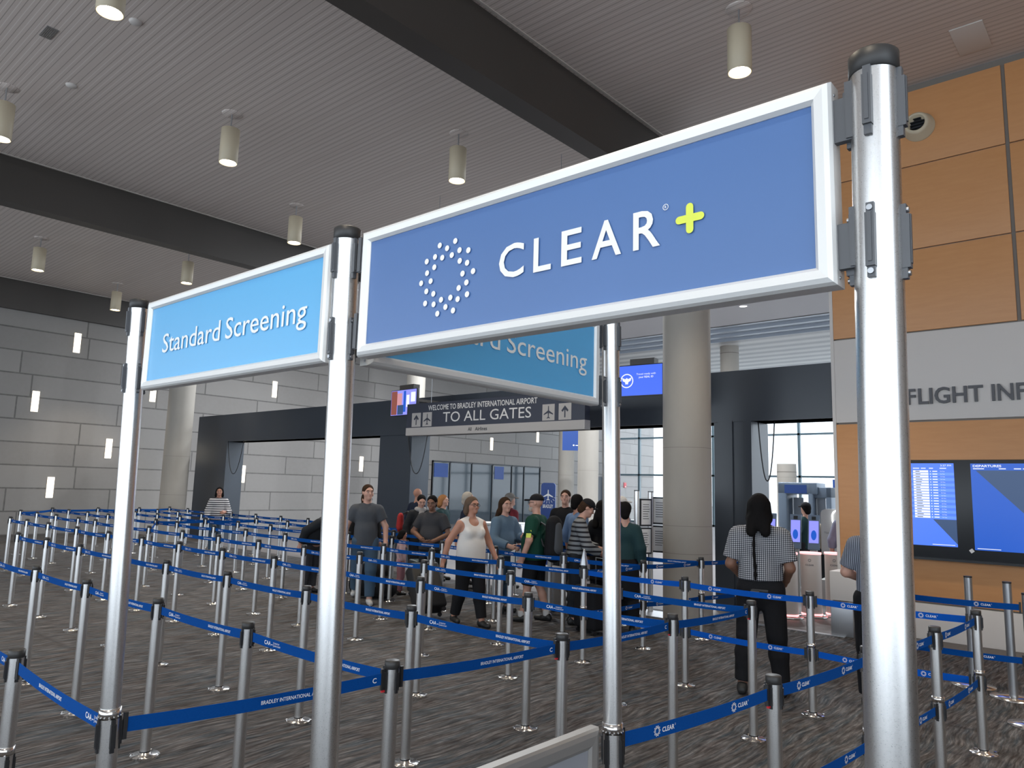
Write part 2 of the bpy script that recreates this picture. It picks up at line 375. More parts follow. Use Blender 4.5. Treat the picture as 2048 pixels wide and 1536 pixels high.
# flight information wall
WY = 9.93
mb = MB().box(-1.93, WY+0.03, 0, 14, WY+0.35, Z_C+0.2)
struct('wall_right', mb, M['joint'])
zs = [(0.0, 0.45, 'cream'), (0.47, 2.81, 'orange'), (2.835, 4.03, 'cream'), (4.05, 5.185, 'orange'), (5.20, 6.39, 'orange'), (6.405, 7.50, 'orange')]
xs = [(-1.95, 0.285), (0.33, 2.55), (2.6, 4.8), (4.85, 7.05)]
k = 0
for (z0, z1, c) in zs:
    for (a, b_) in xs if c == 'orange' else [(-1.95, 7.05)]:
        k += 1
        o = MB().bbox(a, WY, z0, b_, WY+0.04, z1, 0.004).build('wall_panel', M[c]); o['kind'] = 'structure'
struct('trim_6', MB().box(-1.99, WY-0.01, 0, -1.945, WY+0.36, Z_C), M['cream'])
struct('wall_side_added', MB().box(9, -0.5, 0, 9.2, 9.9, Z_C), M['cream'])  # unseen side wall, added so the metal posts reflect grey on that side
mb = MB()
for i in range(12): mb.box(-24.3+i*3.0, -8.1, 0, -24.3+i*3.0+0.22, -7.9, Z_C)
mb.box(-24.4, -8.1, 5.6, 9.2, -7.9, Z_C).box(-24.4, -8.1, 2.9, 9.2, -7.95, 3.05)
struct('window_rear_added', mb, M['cream'])  # unseen rear facade frame, added to break up reflections in the posts
# ------------------------------------------------------------------ tall posts and sign boards
PT = 2.41                                     # top of the metal tube
def rot4(i): return Vector((math.cos(PI/2*i), math.sin(PI/2*i), 0)), Vector((-math.sin(PI/2*i), math.cos(PI/2*i), 0))
def slot_mb(mb, r, i, z0, z1, w=0.020, screws=False):
    n, t = rot4(i); zc = (z0+z1)/2; hz = (z1-z0)/2
    mb.obox(n*(r+0.001)+UZ*zc, n, t, UZ, 0.005, w/2*0.85, hz)
    mb.obox(n*(r+0.004)+UZ*zc, n, t, UZ, 0.006, w/2, hz*0.72)
    mb.obox(n*(r+0.010)+UZ*(zc+0.003), n, t, UZ, 0.0015, w/2*0.45, hz*0.66)
    return mb
def tall_post(label, x, y, lean=(0, 0), collar=True):
    t = thing('sign_post', label, 'post', (x+lean[0], y+lean[1], 0), 0, 'tall sign posts'); r = 0.0325
    t.rotation_euler = (math.atan2(lean[1], PT), math.atan2(-lean[0], PT), 0)
    MB().lathe([(0.0, 0.012), (0.10, 0.012), (0.10, 0.028), (0.05, 0.034), (r+.004, 0.036)], n=36).lathe([(0.1, 0.0), (0.1, 0.012)], n=36).build('base', M['chrome'], t)
    MB().cyl((0,0,0.03), (0,0,PT), r, n=40).build('pole', M['alu'], t)
    MB().lathe([(0.0, PT+0.030), (r-0.001, PT+0.030), (r+0.0022, PT+0.027), (r+0.0022, PT-0.002), (r, PT-0.003)], n=40).build('cap', M['cap'], t)
    for i in range(4):
        slot_mb(MB(), r, i, PT-0.108, PT-0.003, .0125).build('mounting_clip', M['clip'], t)
        s = slot_mb(MB(), r, i, PT-0.318, PT-0.210, .0125).build('mounting_clip', M['clip'], t)
        n, tt = rot4(i)
        for z in (PT-0.218, PT-0.310): MB().cyl(n*(r+0.006)+UZ*z, n*(r+0.009)+UZ*z, 0.0042, n=12).build('screw', M['steel'], s)
        if collar: slot_mb(MB(), r, i, 0.848, 0.957, .0165).build('belt_slot', M['black'], t)
    if collar:
        c = MB().lathe([(r, 0.958), (r+0.004, 0.958), (r+0.004, 0.992), (r, 0.992)], n=40).build('collar', M['chrome'], t)
        q = MB()
        for a in range(0, 360, 24):
            d = Vector((math.cos(math.radians(a)), math.sin(math.radians(a)), 0)); q.ell(d*(r+0.004)+UZ*0.965, 0.003, 0.003, 0.003, 8)
        q.build('rivet', M['steel'], c)
    return t
P1, P2, P3, P4 = (-1.279, 0.006), (-0.002, -0.001), (1.265, 0.011), (0.020, 1.1865)
tall_post('tall metal post farthest left, at the left end of the sky blue sign', *P1, lean=(0.00, 0.06))
tall_post('middle tall metal post where the sky blue and deep blue signs meet', *P2, lean=(0.02, 0.03))
tall_post('tall brushed metal post at the right, closest to the viewer', *P3, lean=(-0.03, -0.01))
tall_post('slim tall metal post behind the deep blue sign, ending the angled sign', *P4, lean=(0.04, 0))

def frame_profile(mb, o, u, n, L, z0, z1, w, t0=-0.020, t1=0.020):
    """snap frame: mitred rounded rails; o ground point, u along, n outward"""
    prof = [(0, t0), (0, t1-0.008), (w*0.12, t1-0.001), (w*0.35, t1+0.003), (w*0.8, t1+0.001), (w, t1-0.006), (w, t0)]
    o, u, n = Vector(o), Vector(u), Vector(n)
    cs = [(0, z0, 1, 1), (L, z0, -1, 1), (L, z1, -1, -1), (0, z1, 1, -1)]
    rings = [[o+u*(x+sx*a)+UZ*(z+sz*a)+n*d for a, d in prof] for x, z, sx, sz in cs]
    for i in range(4):
        A, B = rings[i], rings[(i+1) % 4]; m = len(prof)
        for k in range(m): mb.add([A[k], A[(k+1) % m], B[(k+1) % m], B[k]], [(3,2,1,0)], False)
    return mb
def board(label, o, u, n, L, z0, z1, face, framemat, w=0.0295, cat='sign', nm='sign_board'):
    o, u, n = Vector(o), Vector(u), Vector(n)
    t = thing(nm, label, cat, o+UZ*0)
    ol = Vector((0,0,0))
    frame_profile(MB(), ol, u, n, L, z0, z1, w).build('frame', framemat, t)
    MB().obox(u*L/2+UZ*(z0+z1)/2+n*0.002, u, n, UZ, L/2-w*0.5, 0.010, (z1-z0)/2-w*0.5).build('face', face, t)
    return t
def connectors(t, L, u, zs, gap=0.075):
    for x, sx in ((0, -1), (L, 1)):
        for z in zs:
            u = Vector(u)
            MB().obox(u*(x+sx*0.014)+UZ*z, u, UZ.cross(u), UZ, 0.014, 0.006, 0.034).obox(u*(x+sx*(gap-.0515))+UZ*(z+0.012), u, UZ.cross(u), UZ, 0.006, 0.009, 0.044).build('bracket', M['clip'], t)
    for x, sx in ((0, -1), (L, 1)):
        for z in (zs[0]+0.045, zs[1]-0.045): q = MB().ell(u*(x-sx*0.001)+UZ*z, 0.003, 0.003, 0.003, 8); q.build('screw', M['steel'], t)
SZ0, SZ1 = 2.092, 2.407
FD = 0.0135                                   # lettering sits just proud of the face
# deep blue sign
x0 = 0.086; L = 1.125
t = board('large deep blue sign board with ring of white dots and white capitals, silver frame', (x0, 0, 0), UX, -UY, L, SZ0, SZ1, M['signblue'], M['frame'])
connectors(t, L, UX, (2.345, 2.150))
fy = Vector((-x0, -FD, 0))
mb = MB()
for s_, a, b_ in (('C', .546, .613), ('L', .638, .682), ('E', .707, .755), ('A', .778, .842), ('R', .867, .921)):
    text(mb, s_, fy+Vector((a, 0, 2.2095 if s_ != 'C' else 2.2105)), UX, UZ, w=b_-a, h=0.0685, bold=0.012)
mb.build('lettering', M['white'], t)
mb = MB(); dot_ring(mb, fy+Vector((.390, 0, 2.241)), UX, UZ, 0.0818, 0.0066, 16); mb.build('dot_logo', M['white'], t)
mb = MB(); pc = fy+Vector((.9775, 0, 2.2445)); arm = 0.0265; rr = 0.0068
for u, v in ((UX, UZ), (UZ, -UX)):
    poly(mb, pc, u, v, [(arm-rr+rr*math.cos(a), rr*math.sin(a)) for a in [(-PI/2+PI*i/8) for i in range(9)]]+[(-arm+rr+rr*math.cos(a), rr*math.sin(a)) for a in [(PI/2+PI*i/8) for i in range(9)]], 0.0015 if u == UX else 0.0017)
mb.build('plus_mark', M['lime'], t)
mb = MB(); c = fy+Vector((.932, 0, 2.2745)); nr = 24
mb.add([c+UX*r_*math.cos(2*PI*i/nr)+UZ*r_*math.sin(2*PI*i/nr)-UY*0.0015 for i in range(nr) for r_ in (0.0045, 0.0055)], [(2*i, 2*i+1, (2*i+3) % (2*nr), (2*i+2) % (2*nr)) for i in range(nr)])
text(mb, 'R', c-UZ*0.0024, UX, UZ, h=0.0048, align='C', bold=0.01); mb.build('registered_mark', M['white'], t)
# sky blue sign
x0 = -1.140; L = 1.090
t = board('sky blue sign board at the left with white lettering, silver frame', (x0, 0, 0), UX, -UY, L, SZ0, SZ1, M['signsky'], M['frame'])
connectors(t, L, UX, (2.345, 2.150))
fy = Vector((-x0, -FD, 0))
mb = MB(); text(mb, 'Standard', fy+Vector((-1.004, 0, 2.211)), UX, UZ, w=0.395, h=0.064, bold=0.002); text(mb, 'Screening', fy+Vector((-0.575, 0, 2.211)), UX, UZ, w=0.432, h=0.064, bold=0.002)
mb.build('lettering', M['white'], t)
# angled sky blue sign running back
y0 = 0.075; L = 1.045
t = board('shaded blue sign board at a right angle behind the deep blue sign', (0.0, y0, 0), UY, UX, L, SZ0, SZ1, M['signsky'], M['frame'])
connectors(t, L, UY, (2.345, 2.150))
fx = Vector((FD, -y0, 0))
mb = MB(); text(mb, 'Standard', fx+Vector((0, 0.185, 2.211)), UY, UZ, w=0.395, h=0.064, bold=0.002); text(mb, 'Screening', fx+Vector((0, 0.612, 2.211)), UY, UZ, w=0.432, h=0.064, bold=0.002)
mb.build('lettering', M['white'], t)
# low framed panel under it
t = board('low grey panel in a wide metal frame at the bottom edge', (0.0, 0.068, 0), UY, UX, 1.062, 0.22, 0.985, M['panelgrey'], M['frame2'], w=0.062, cat='panel', nm='framed_panel')
t.location.x = 0.012

# ------------------------------------------------------------------ stanchions
R_S = 0.0318
def base_mb():
    pts = []
    for i in range(48):
        a = 2*PI*i/48; r = 0.088
        pts.append((r*math.cos(a), r*math.sin(a)))
    mb = MB().prism(pts, (0,0,0), UX, UY, 0.019)
    for i in range(4):
        n, tt = rot4(i); n = (n+tt).normalized(); tt = UZ.cross(n)
        mb.obox(n*0.089+UZ*0.0125, n, tt, UZ, 0.006, 0.010, 0.0125)
    return mb.lathe([(0.088, 0.019), (0.085, 0.022), (0.036, 0.024), (0.035, 0.036), (R_S, 0.036)], n=36)
ME = {}
ME['base'] = base_mb().mesh('stanchion_base', M['chrome'])
ME['foot'] = MB().cyl((0,0,0.036), (0,0,0.044), R_S+0.0015, n=28).mesh('stanchion_ring', M['black'])
ME['pole'] = MB().cyl((0,0,0.03), (0,0,0.972), R_S, n=28).mesh('stanchion_pole', M['alu'])
ME['cap'] = MB().lathe([(0.0, 1.0), (0.030, 1.0), (0.0345, 0.997), (0.0345, 0.966), (0.031, 0.963)], n=28).mesh('stanchion_cap', M['cap'])
for i in range(4):
    ME['slot%d' % i] = slot_mb(MB(), R_S, i, 0.862, 0.966, 0.017).mesh('stanchion_slot', M['black'])
    ME['low%d' % i] = slot_mb(MB(), R_S, i, 0.44, 0.545, 0.017).mesh('stanchion_low_slot', M['black'])
ME['collar'] = MB().lathe([(R_S, 0.548), (R_S+0.004, 0.548), (R_S+0.004, 0.582), (R_S, 0.582)], n=28).mesh('stanchion_collar', M['chrome'])
def stanchion(x, y, label, double=False, group='queue stanchions'):
    t = thing('stanchion', label, 'stanchion', (x, y, 0), 0, group)
    b = obj('base', ME['base'], t); obj('ring', ME['foot'], b); obj('pole', ME['pole'], t); obj('cap', ME['cap'], t)
    for i in range(4): obj('belt_slot', ME['slot%d' % i], t)
    if double:
        obj('collar', ME['collar'], t)
        for i in range(4): obj('belt_slot', ME['low%d' % i], t)
    return t
# ------------------------------------------------------------------ belts
_bc = {}
BH = 0.025                                   # half height of the webbing
def belt_meshes(L, kind, m):
    k = (round(L, 2), kind, m)
    if k in _bc: return _bc[k]
    n = 10; sag = 0.010*L; vs = []; fs = []; th = 0.0011
    sg = lambda x: -4*sag*(x/L)*(1-x/L)
    for i in range(n+1):
        x = L*i/n; s = sg(x); vs += [(x, -th, s-BH), (x, -th, s+BH), (x, th, s+BH), (x, th, s-BH)]
    for i in range(n): fs += [(4*i+a, 4*i+(a+1) % 4, 4*i+4+(a+1) % 4, 4*i+4+a)[::-1] for a in range(4)]
    fs += [(0,1,2,3)[::-1], (4*n,4*n+1,4*n+2,4*n+3)]
    web = MB().add(vs, fs).mesh('webbing', M[m])
    mb = MB(); f = Vector((0, -th, 0))
    def put(s, x, h, w, z=0.0, bold=0.0): text(mb, s, f+UX*x+UZ*(sg(x+w/2)-h/2+z), UX, UZ, w=w, h=h, bold=bold, depth=0.0006)
    def caa(x):
        put('CAA', x, 0.021, 0.062, 0, 0.012); put('-', x+0.068, 0.021, 0.014, 0, 0.01)
        quad(mb, f+UX*(x+0.089)+UZ*sg(x+.1), UX, UZ, 0, -0.013, 0.002, 0.013, 0.0006)
        put('CONNECTICUT', x+0.096, 0.0075, 0.050, 0.007, 0.01); put('AIRPORT AUTHORITY', x+0.096, 0.0075, 0.062, -0.006, 0.01)
    def clear(x):
        dot_ring(mb, f+UX*x+UZ*sg(x), UX, UZ, 0.0175, 0.0024, 6); put('CLEAR', x+0.032, 0.0165, 0.074, 0, 0.02)
        put('\u00ae', x+0.109, 0.008, 0.005, 0.007)
    if kind == 'caa': caa(0.115*L); put('BRADLEY INTERNATIONAL AIRPORT', 0.615*L, 0.0145, 0.262, 0, 0.012)
    elif kind == 'brad': put('BRADLEY INTERNATIONAL AIRPORT', 0.47*L, 0.0145, 0.29, 0, 0.012); put('C', 0.95*L, 0.021, 0.02, 0, 0.012)
    elif kind == 'caaend': put('BRADLEY INTERNATIONAL AIRPORT', 0.30*L, 0.0145, 0.29, 0, 0.012); caa(0.83*L)
    elif kind == 'clear': clear(0.20*L); clear(0.72*L)
    let = mb.mesh('print', M['ink']) if mb.v else None
    e = MB()
    e.box(-0.004, -0.006, -0.048, 0.010, 0.006, 0.042); e2 = MB().box(L-0.010, -0.006, -0.048, L+0.004, 0.006, 0.042).mesh('belt_clip', M['black'])
    tabm = MB().box(L-0.006, -0.005, -0.058, L+0.012, 0.005, -0.048).mesh('tab', M['red'])
    _bc[k] = (web, let, (e.mesh('belt_clip', M['black']), e2), tabm); return _bc[k]
def belt(A, B, label, kind='caa', z=0.925, m='belt', ra=R_S, rb=R_S, group='queue belts', tab=False):
    A, B = Vector((A[0], A[1], 0)), Vector((B[0], B[1], 0)); mid = (A+B)/2; cv = Vector((1.549, -1.106, 0))-mid
    d = (B-A).normalized()
    if UZ.cross(cv).dot(d) < 0: A, B, ra, rb = B, A, rb, ra; d = -d
    o = A+d*(ra+0.016); L = (B-A).length-ra-rb-0.032
    web, let, cl, tb = belt_meshes(L, kind, m)
    s = math.hypot(L, 0)/round(L, 2)
    t = thing('barrier_belt', label, 'belt', (o.x, o.y, z), math.atan2(d.y, d.x), group)
    w = obj('webbing', web, t)
    if let: obj('lettering', let, t)
    obj('belt_clip', cl[0], t); c = obj('belt_clip', cl[1], t)
    if tab: obj('release_tab', tb, c)
    return t
def xr(a, step, end):
    out = []; x = a
    while x > end: out.append(round(x+random.uniform(-.05, .05), 2)); x -= step
    return out
ROWS = [
 (1.20, [-1.15,-2.40,-3.54,-4.78,-5.94,-7.15]),
 (2.30, [-1.02,-2.27,-3.48,-4.68,-5.86,-7.02,-8.12,-9.25,-10.4]),
 (3.40, [-.95,-2.18,-3.40,-4.58,-5.74,-6.85,-7.95,-9.05,-10.2,-11.45,-12.75,-13.85,-14.8]),
 (4.43, [-.86,-2.05,-3.26,-4.49,-5.60,-6.74,-7.82,-8.92,-10.05,-11.25,-12.4,-13.55,-14.4]+xr(-15.6,1.15,-19)),
 (5.48, [-3.15,-4.33,-5.50,-6.45,-7.70,-8.84,-10.02,-11.1,-12.5,-13.4]+xr(-14.6,1.15,-20.3)),
 (6.54, [-3.07,-4.22,-5.38,-6.42,-7.55,-8.65,-9.80,-11.02,-12.2,-13.5]+xr(-14.6,1.15,-20.3)),
 (7.58, [-2.87,-4.05,-5.25,-6.45,-7.65,-8.75,-9.95,-11.0,-12.1,-13.3,-14.73]+xr(-15.8,1.15,-20.3)),
 (8.60, [-5.6,-6.8,-8.0,-9.2,-10.4,-11.6,-12.9,-14.0,-15.1]+xr(-16.3,1.15,-20.3)),
]
OFF = [0, 0, 0, 0, 0, 0, 0, 0]
for k, (y, xs_) in enumerate(ROWS):
    for i, x in enumerate(xs_):
        yy = y+0.0*i
        dbl = (k in (4, 5, 6) and i == 0)
        stanchion(x, yy, 'metal stanchion, %s from the right in the %s rope row from the front' % (nth(i+1), nth(k+1)), dbl)
    for i in range(len(xs_)-1):
        belt((xs_[i+1], y), (xs_[i], y), 'blue belt, %s from the right in the %s rope row from the front' % (nth(i+1), nth(k+1)), 'caa')
fr = lambda k: (ROWS[k][1][0], ROWS[k][0])
# outer column of belts from the left tall post along the row ends
P1B, P4B = (-1.279, 0.043), (0.045, 1.187)     # the posts lean a little: their place at belt height
belt(P1B, fr(0), 'dark blue belt from the far left tall post to the first row end', 'brad', ra=0.0325, tab=True)
for k in range(3): belt(fr(k), fr(k+1), 'dark blue belt joining the right ends of the %s and %s rope rows' % (nth(k+1), nth(k+2)), 'brad', tab=True)
for k in range(3, 7):
    belt((ROWS[k][1][-1], ROWS[k][0]), (ROWS[k+1][1][-1], ROWS[k+1][0]), 'dark belt joining far left ends of the %s and %s rope rows' % (nth(k+1), nth(k+2)), 'none')
    if k < 6: belt((ROWS[k][1][9], ROWS[k][0]), (ROWS[k+1][1][9], ROWS[k+1][0]), 'dark belt crossing the far left lane between %s and %s rope rows' % (nth(k+1), nth(k+2)), 'none')
# left foreground
stanchion(-2.44, 0.08, 'brushed metal stanchion nearest the bottom left corner, with a low collar', True)
belt((-2.44, 0.08), P1B, 'blue belt sloping down at bottom left, from corner stanchion to tall post', 'caaend', rb=0.0325, tab=True)
stanchion(-3.66, 0.14, 'brushed metal stanchion just beyond the left edge', True)
belt((-3.66, 0.14), (-2.44, 0.08), 'blue belt running out of the frame at left edge', 'caaend')
# express lane with two belts per bay
CL = [(0.18, 2.26), (0.28, 3.28), (0.39, 4.30), (0.44, 5.34)]
cn = ['cut off by the bottom edge right of centre', 'hidden behind the near right tall post', 'right of the near tall post, shorter looking of the pair there', 'right of the near tall post, with a visible round base']
for p, s_ in zip(CL, cn): stanchion(*p, 'double belt stanchion '+s_, True)
belt(P4B, CL[0], 'dark blue belt with ring logos rising from the post behind the deep blue sign', 'clear', ra=0.0325, tab=True)
for i in range(3):
    w_ = ['the bottom edge to the near tall post', 'the near tall post to its right neighbour', 'two stanchions at lower right'][i]
    belt(CL[i], CL[i+1], 'upper dark blue belt with ring logos, '+('between ' if i == 2 else 'from ')+w_, 'clear')
    belt(CL[i], CL[i+1], 'lower dark blue belt with ring logos, '+('between ' if i == 2 else 'from ')+w_, 'clear', z=0.50)
BL = [(-3.15, 5.48), (-1.95, 5.44), (-0.76, 5.37), (0.44, 5.34)]
stanchion(*BL[1], 'double belt stanchion left of the checked shirt, before the concrete column', True)
stanchion(*BL[2], 'double belt stanchion right of the checked shirt', True)
for i in range(3):
    w_ = ['left of the concrete column', 'across the person in the checked shirt', 'passing behind the near right tall post'][i]
    belt(BL[i], BL[i+1], 'brightly lit blue upper belt with ring logos '+w_, 'clear', m='belt_lit'); belt(BL[i], BL[i+1], 'brightly lit blue lower belt with ring logos '+w_, 'clear', z=0.50, m='belt_lit')
BK = [(-3.15, 5.48), (-3.07, 6.54), (-2.87, 7.58), (-2.72, 8.62)]
stanchion(*BK[3], 'double belt stanchion half hidden behind the checked shirt', True)
for i in range(3):
    w_ = ['behind the slim tall post', 'in front of the concrete column', 'running left from the checked shirt'][i]
    belt(BK[i], BK[i+1], 'upper dark belt with ring logos '+w_, 'clear'); belt(BK[i], BK[i+1], 'lower dark belt with ring logos '+w_, 'clear', z=0.50)
BR = [(-0.60, 6.45), (0.62, 6.45), (1.85, 6.45)]
stanchion(*BR[0], 'double belt stanchion hidden behind the near right post, by the orange wall', True)
for i, (a, b_) in enumerate(((BR[0], BR[1]),)):
    belt(a, b_, 'upper blue belt with ring logos along the orange wall', 'clear'); belt(a, b_, 'lower blue belt with ring logos along the orange wall', 'clear', z=0.50)
def flat_post(x, y, label):
    t = thing('plate_post', label, 'post', (x, y, 0), 0, 'posts on flat plates')
    MB().lathe([(0.0, 0.0), (0.19, 0.0), (0.19, 0.008), (0.06, 0.022), (0.0, 0.024)], n=40).build('base', M['chrome'], t)
    MB().cyl((0,0,0.02), (0,0,1.03), 0.0365, n=28).build('pole', M['steel'], t); MB().cyl((0,0,1.03), (0,0,1.045), 0.0375, n=28).build('cap', M['cap'], t)
flat_post(0.62, 6.45, 'post on a flat plate, only the plate showing at the lower right edge')
flat_post(0.0, 7.6, 'grey post on a flat plate by the orange wall, farther from the right edge')
flat_post(0.36, 7.35, 'grey post on a wide flat plate nearest the right edge')
# ------------------------------------------------------------------ pendant lamps
def pendant(x, y, label):
    t = thing('pendant_lamp', label, 'lamp', (x, y, 0), 0, 'pendant ceiling lamps'); zb, zt, r = 6.77, 7.335, 0.142
    MB().lathe([(0.0, Z_C-0.012), (0.15, Z_C-0.012), (0.155, Z_C-0.002), (0.155, Z_C)], n=36).build('canopy', M['planks'], t)
    MB().cyl((0,0,zt-.01), (0,0,Z_C-0.01), 0.011, n=10).build('stem', M['steel'], t)
    MB().lathe([(0.0, zt), (r-0.012, zt), (r, zt-0.006), (r, zb), (r-0.006, zb-0.003), (r-0.012, zb), (r-0.014, zb+0.03), (0.11, zb+0.10)], n=40).build('shade', M['lampbody'], t)
    MB().lathe([(0.112, zb+0.022), (0.07, zb+0.012), (0.0, zb+0.008)], n=32).build('bulb', M['lampglow'], t)
    l = bpy.data.lights.new('lamp_light', 'SPOT'); l.energy = 260; l.color = (1, 0.86, 0.66); l.spot_size = 1.5; l.spot_blend = 0.5; l.shadow_soft_size = 0.1
    lo = bpy.data.objects.new('lamp_light', l); COL.objects.link(lo); lo.parent = t; lo.location = (0, 0, zb-0.03)
for x, y, s in [(-1.94, 6.83, 'above the deep blue sign, right of the near dark beam'), (-6.91, 7.01, 'left of the near dark beam, above the ring of dots'),
    (-9.32, 4.29, 'between the two dark beams, left of the middle tall post'), (-11.95, 7.18, 'small and just above the middle tall post'),
    (-6.73, 1.54, 'cut off by the top edge at upper left'), (-11.30, 1.71, 'cut off by the left edge above the second dark beam'),
    (-19.04, 4.51, 'beyond the second dark beam, leftmost there'), (-17.1, 7.32, 'beyond the second dark beam, above the sky blue sign'), (-22.0, 7.46, 'farthest away, beside the top of the left tall post'),
    (-1.6, 1.3, 'added for fill, out of the frame above the deep blue sign'), (-4.2, -2.6, 'added for fill behind the viewer at left'), (1.0, -2.4, 'added for fill behind the viewer'), (3.4, 4.2, 'added for fill at right, out of the frame'), (3.1, 7.0, 'added for fill out of the frame by the orange wall'), (-14.3, -2.0, 'added for fill, out of the frame at far left'), (-9.3, -2.3, 'added for fill, out of the frame at left')]:  # lamps out of the frame are added to fill the hall with light
    pendant(x, y, 'cream cylinder pendant lamp '+s)
for x, y, r, s in [(-8.03, 2.26, 0.075, 'round white detector on the plank ceiling beside the topmost lamp'), (-10.43, 2.31, 0.075, 'round white detector on the plank ceiling, left of the others'), (-1.35, 5.1, 0.07, 'faint round cover on the ceiling right of the near dark beam')]:
    tag(MB().lathe([(0, -0.03), (r*.8, -0.03), (r, -0.01), (r, 0)], (x, y, Z_C), n=24).build('ceiling_detector', M['cream']), s, 'detector')
t = thing('ceiling_grille', 'small grey louvred grille on the plank ceiling at upper left', 'vent', (-9.2, 1.63, Z_C-0.01))
MB().box(-0.16, -0.07, 0, 0.16, 0.07, 0.01).build('plate', M['steel'], t)
mb = MB()
for i in range(6): mb.box(-0.15, -0.06+i*.021, -0.006, 0.15, -0.053+i*.021, 0)
mb.build('louvre', M['joint'], t)
tag(MB().bbox(-0.1, 8.86, Z_C-0.012, 0.26, 9.55, Z_C, 0.003).build('access_panel', M['cream']), 'plain square access panel in the ceiling at upper right', 'panel')

for i, (x, y) in enumerate([(-8.6, 17.4), (-8.0, 20.6), (-13.5, 14), (-17.5, 18), (-5.5, 13.5), (-18.5, 12.5), (-14.5, 21.5), (-3.0, 17.5), (-10.0, 12.0)]):
    t = thing('recessed_downlight', 'small white recessed downlight in the pale ceiling beyond the dark portal', 'light', (x, y, Z_C), 0, 'recessed downlights')
    MB().lathe([(0.16, 0), (0.16, -.012), (.12, -.012), (.12, 0)], n=24).build('trim_ring', M['ceilwhite'], t); MB().lathe([(0, -.004), (.12, -.004)], n=24).build('lens', M['whiteglow'], t)
    l = bpy.data.lights.new('downlight', 'AREA'); l.shape = 'DISK'; l.size = .3; l.energy = 260; l.color = (.93, .97, 1); lo = bpy.data.objects.new('downlight', l); COL.objects.link(lo); lo.parent = t; lo.location = (0, 0, -.03)
# ------------------------------------------------------------------ sconces on the stone wall
SCN = [(7.27,5.98,'highest of those at the left'),(6.29,4.0,'second highest at the left'),(8.53,2.69,'mid height, left of the far left tall post'),(6.96,1.41,'lowest at the left, just above the ropes'),
 (9.77,4.67,'beside the far left column'),(14.36,5.32,'above the left portal opening'),(13.29,2.02,'inside the left portal opening'),(18.71,2.62,'seen beside the young man in a grey shirt'),
 (22.12,3.31,'below the gates sign at its left'),(26.87,3.98,'below the gates sign at its middle'),(30.58,4.62,'below the gates sign at its right'),(35.0,3.9,'between the slim tall post and the big column')]
for y, z, s in SCN:
    t = thing('wall_light', 'glowing slot light on the stone wall, '+s, 'light', (X_W, y, z), 0, 'slot lights on the stone wall')
    MB().bbox(-0.01, -0.095, -0.31, 0.03, 0.095, 0.31, 0.012).build('diffuser', M['sconce'], t)
    MB().box(0, -0.105, -0.325, 0.012, 0.105, 0.325).build('back_plate', M['cream'], t)

# ------------------------------------------------------------------ concrete columns
def column(x, y, h, r, label):
    t = thing('concrete_column', label, 'column', (x, y, 0))
    MB().cyl((0,0,0), (0,0,h), r, n=48).build('shaft', M['concrete'], t)
    MB().cyl((0,0,h-0.30), (0,0,h-0.27), r+0.004, n=48, caps=False).build('seam', M['joint'], t)
    mb = MB()
    for z in (0.94, 1.32, 2.42): mb.cyl((0,0,z), (0,0,z+0.006), r+0.001, n=48, caps=False)
    mb.build('pour_line', M['joint'], t)
    if h == 6.7: MB().box(-1.0, -.3, h, .35, .3, h+.05).build('bearing_plate', M['darkmetal'], t)
column(-3.66, 8.72, 6.7, 0.345, 'large concrete column right of centre, in front of the dark portal')
column(-20.1, 8.85, 6.72, 0.36, 'concrete column far left beside the end of the dark portal')
column(-20.2, 18.0, Z_C, 0.36, 'pale concrete column behind the left end of the gates sign')
column(-19.0, 26.2, Z_C, 0.36, 'slim distant concrete column under the right end of the gates sign')
column(-12.9, 19.3, Z_C, 0.345, 'pale concrete column just left of the slim tall post')
column(-11.2, 26.5, Z_C, 0.36, 'far concrete column seen above the portal beam, by the bright ceiling')
column(-8.6, 25.4, 2.9, 0.33, 'far column seen through the right doorway, in front of the windows')

# ------------------------------------------------------------------ gates sign
gx0, gx1, gy, gz0, gz1 = -9.73, -5.40, 8.6, 2.757, 3.375
t = thing('gates_sign', 'dark hanging sign with white lettering, arrows and aeroplanes over the portal', 'sign', (gx0, gy, 0)); GL = gx1-gx0
MB().box(0, 0, gz0, GL, 0.14, gz1).build('panel', M['navy'], t)
MB().box(-0.004, -0.006, gz0-0.004, GL+0.004, 0.146, gz0+0.145).build('lower_band', M['signgrey'], t)
def sx(px): return (px-242)/(1898-242)*GL      # measured along the sign's length
o = Vector((0, 0, 0)); mb = MB()
text(mb, 'WELCOME TO BRADLEY INTERNATIONAL AIRPORT', o+Vector((0.62, 0, 3.225)), UX, UZ, w=2.72, h=0.098, bold=0.012)
text(mb, 'TO ALL GATES', o+Vector((1.04, 0, 2.985)), UX, UZ, w=2.17, h=0.185)
mb.build('lettering', M['signtext'], t)
mb = MB(); text(mb, 'All', o+Vector((1.72, 0, 2.80)), UX, UZ, w=0.09, h=0.062, depth=0.008, bold=.02); text(mb, 'Airlines', o+Vector((1.90, 0, 2.80)), UX, UZ, w=0.30, h=0.062, depth=0.008, bold=.02); mb.build('lettering', M['black'], t)
ARROW = [(-.05,-.4),(.05,-.4),(.05,.12),(.2,-.03),(.3,.07),(0,.4),(-.3,.07),(-.2,-.03),(-.05,.12)]
PLANE = [(0,.46),(.035,.40),(.045,.12),(.40,-.10),(.40,-.18),(.05,-.05),(.035,-.30),(.13,-.38),(.13,-.43),(0,-.39),(-.13,-.43),(-.13,-.38),(-.035,-.30),(-.05,-.05),(-.40,-.18),(-.40,-.10),(-.045,.12),(-.035,.40)]
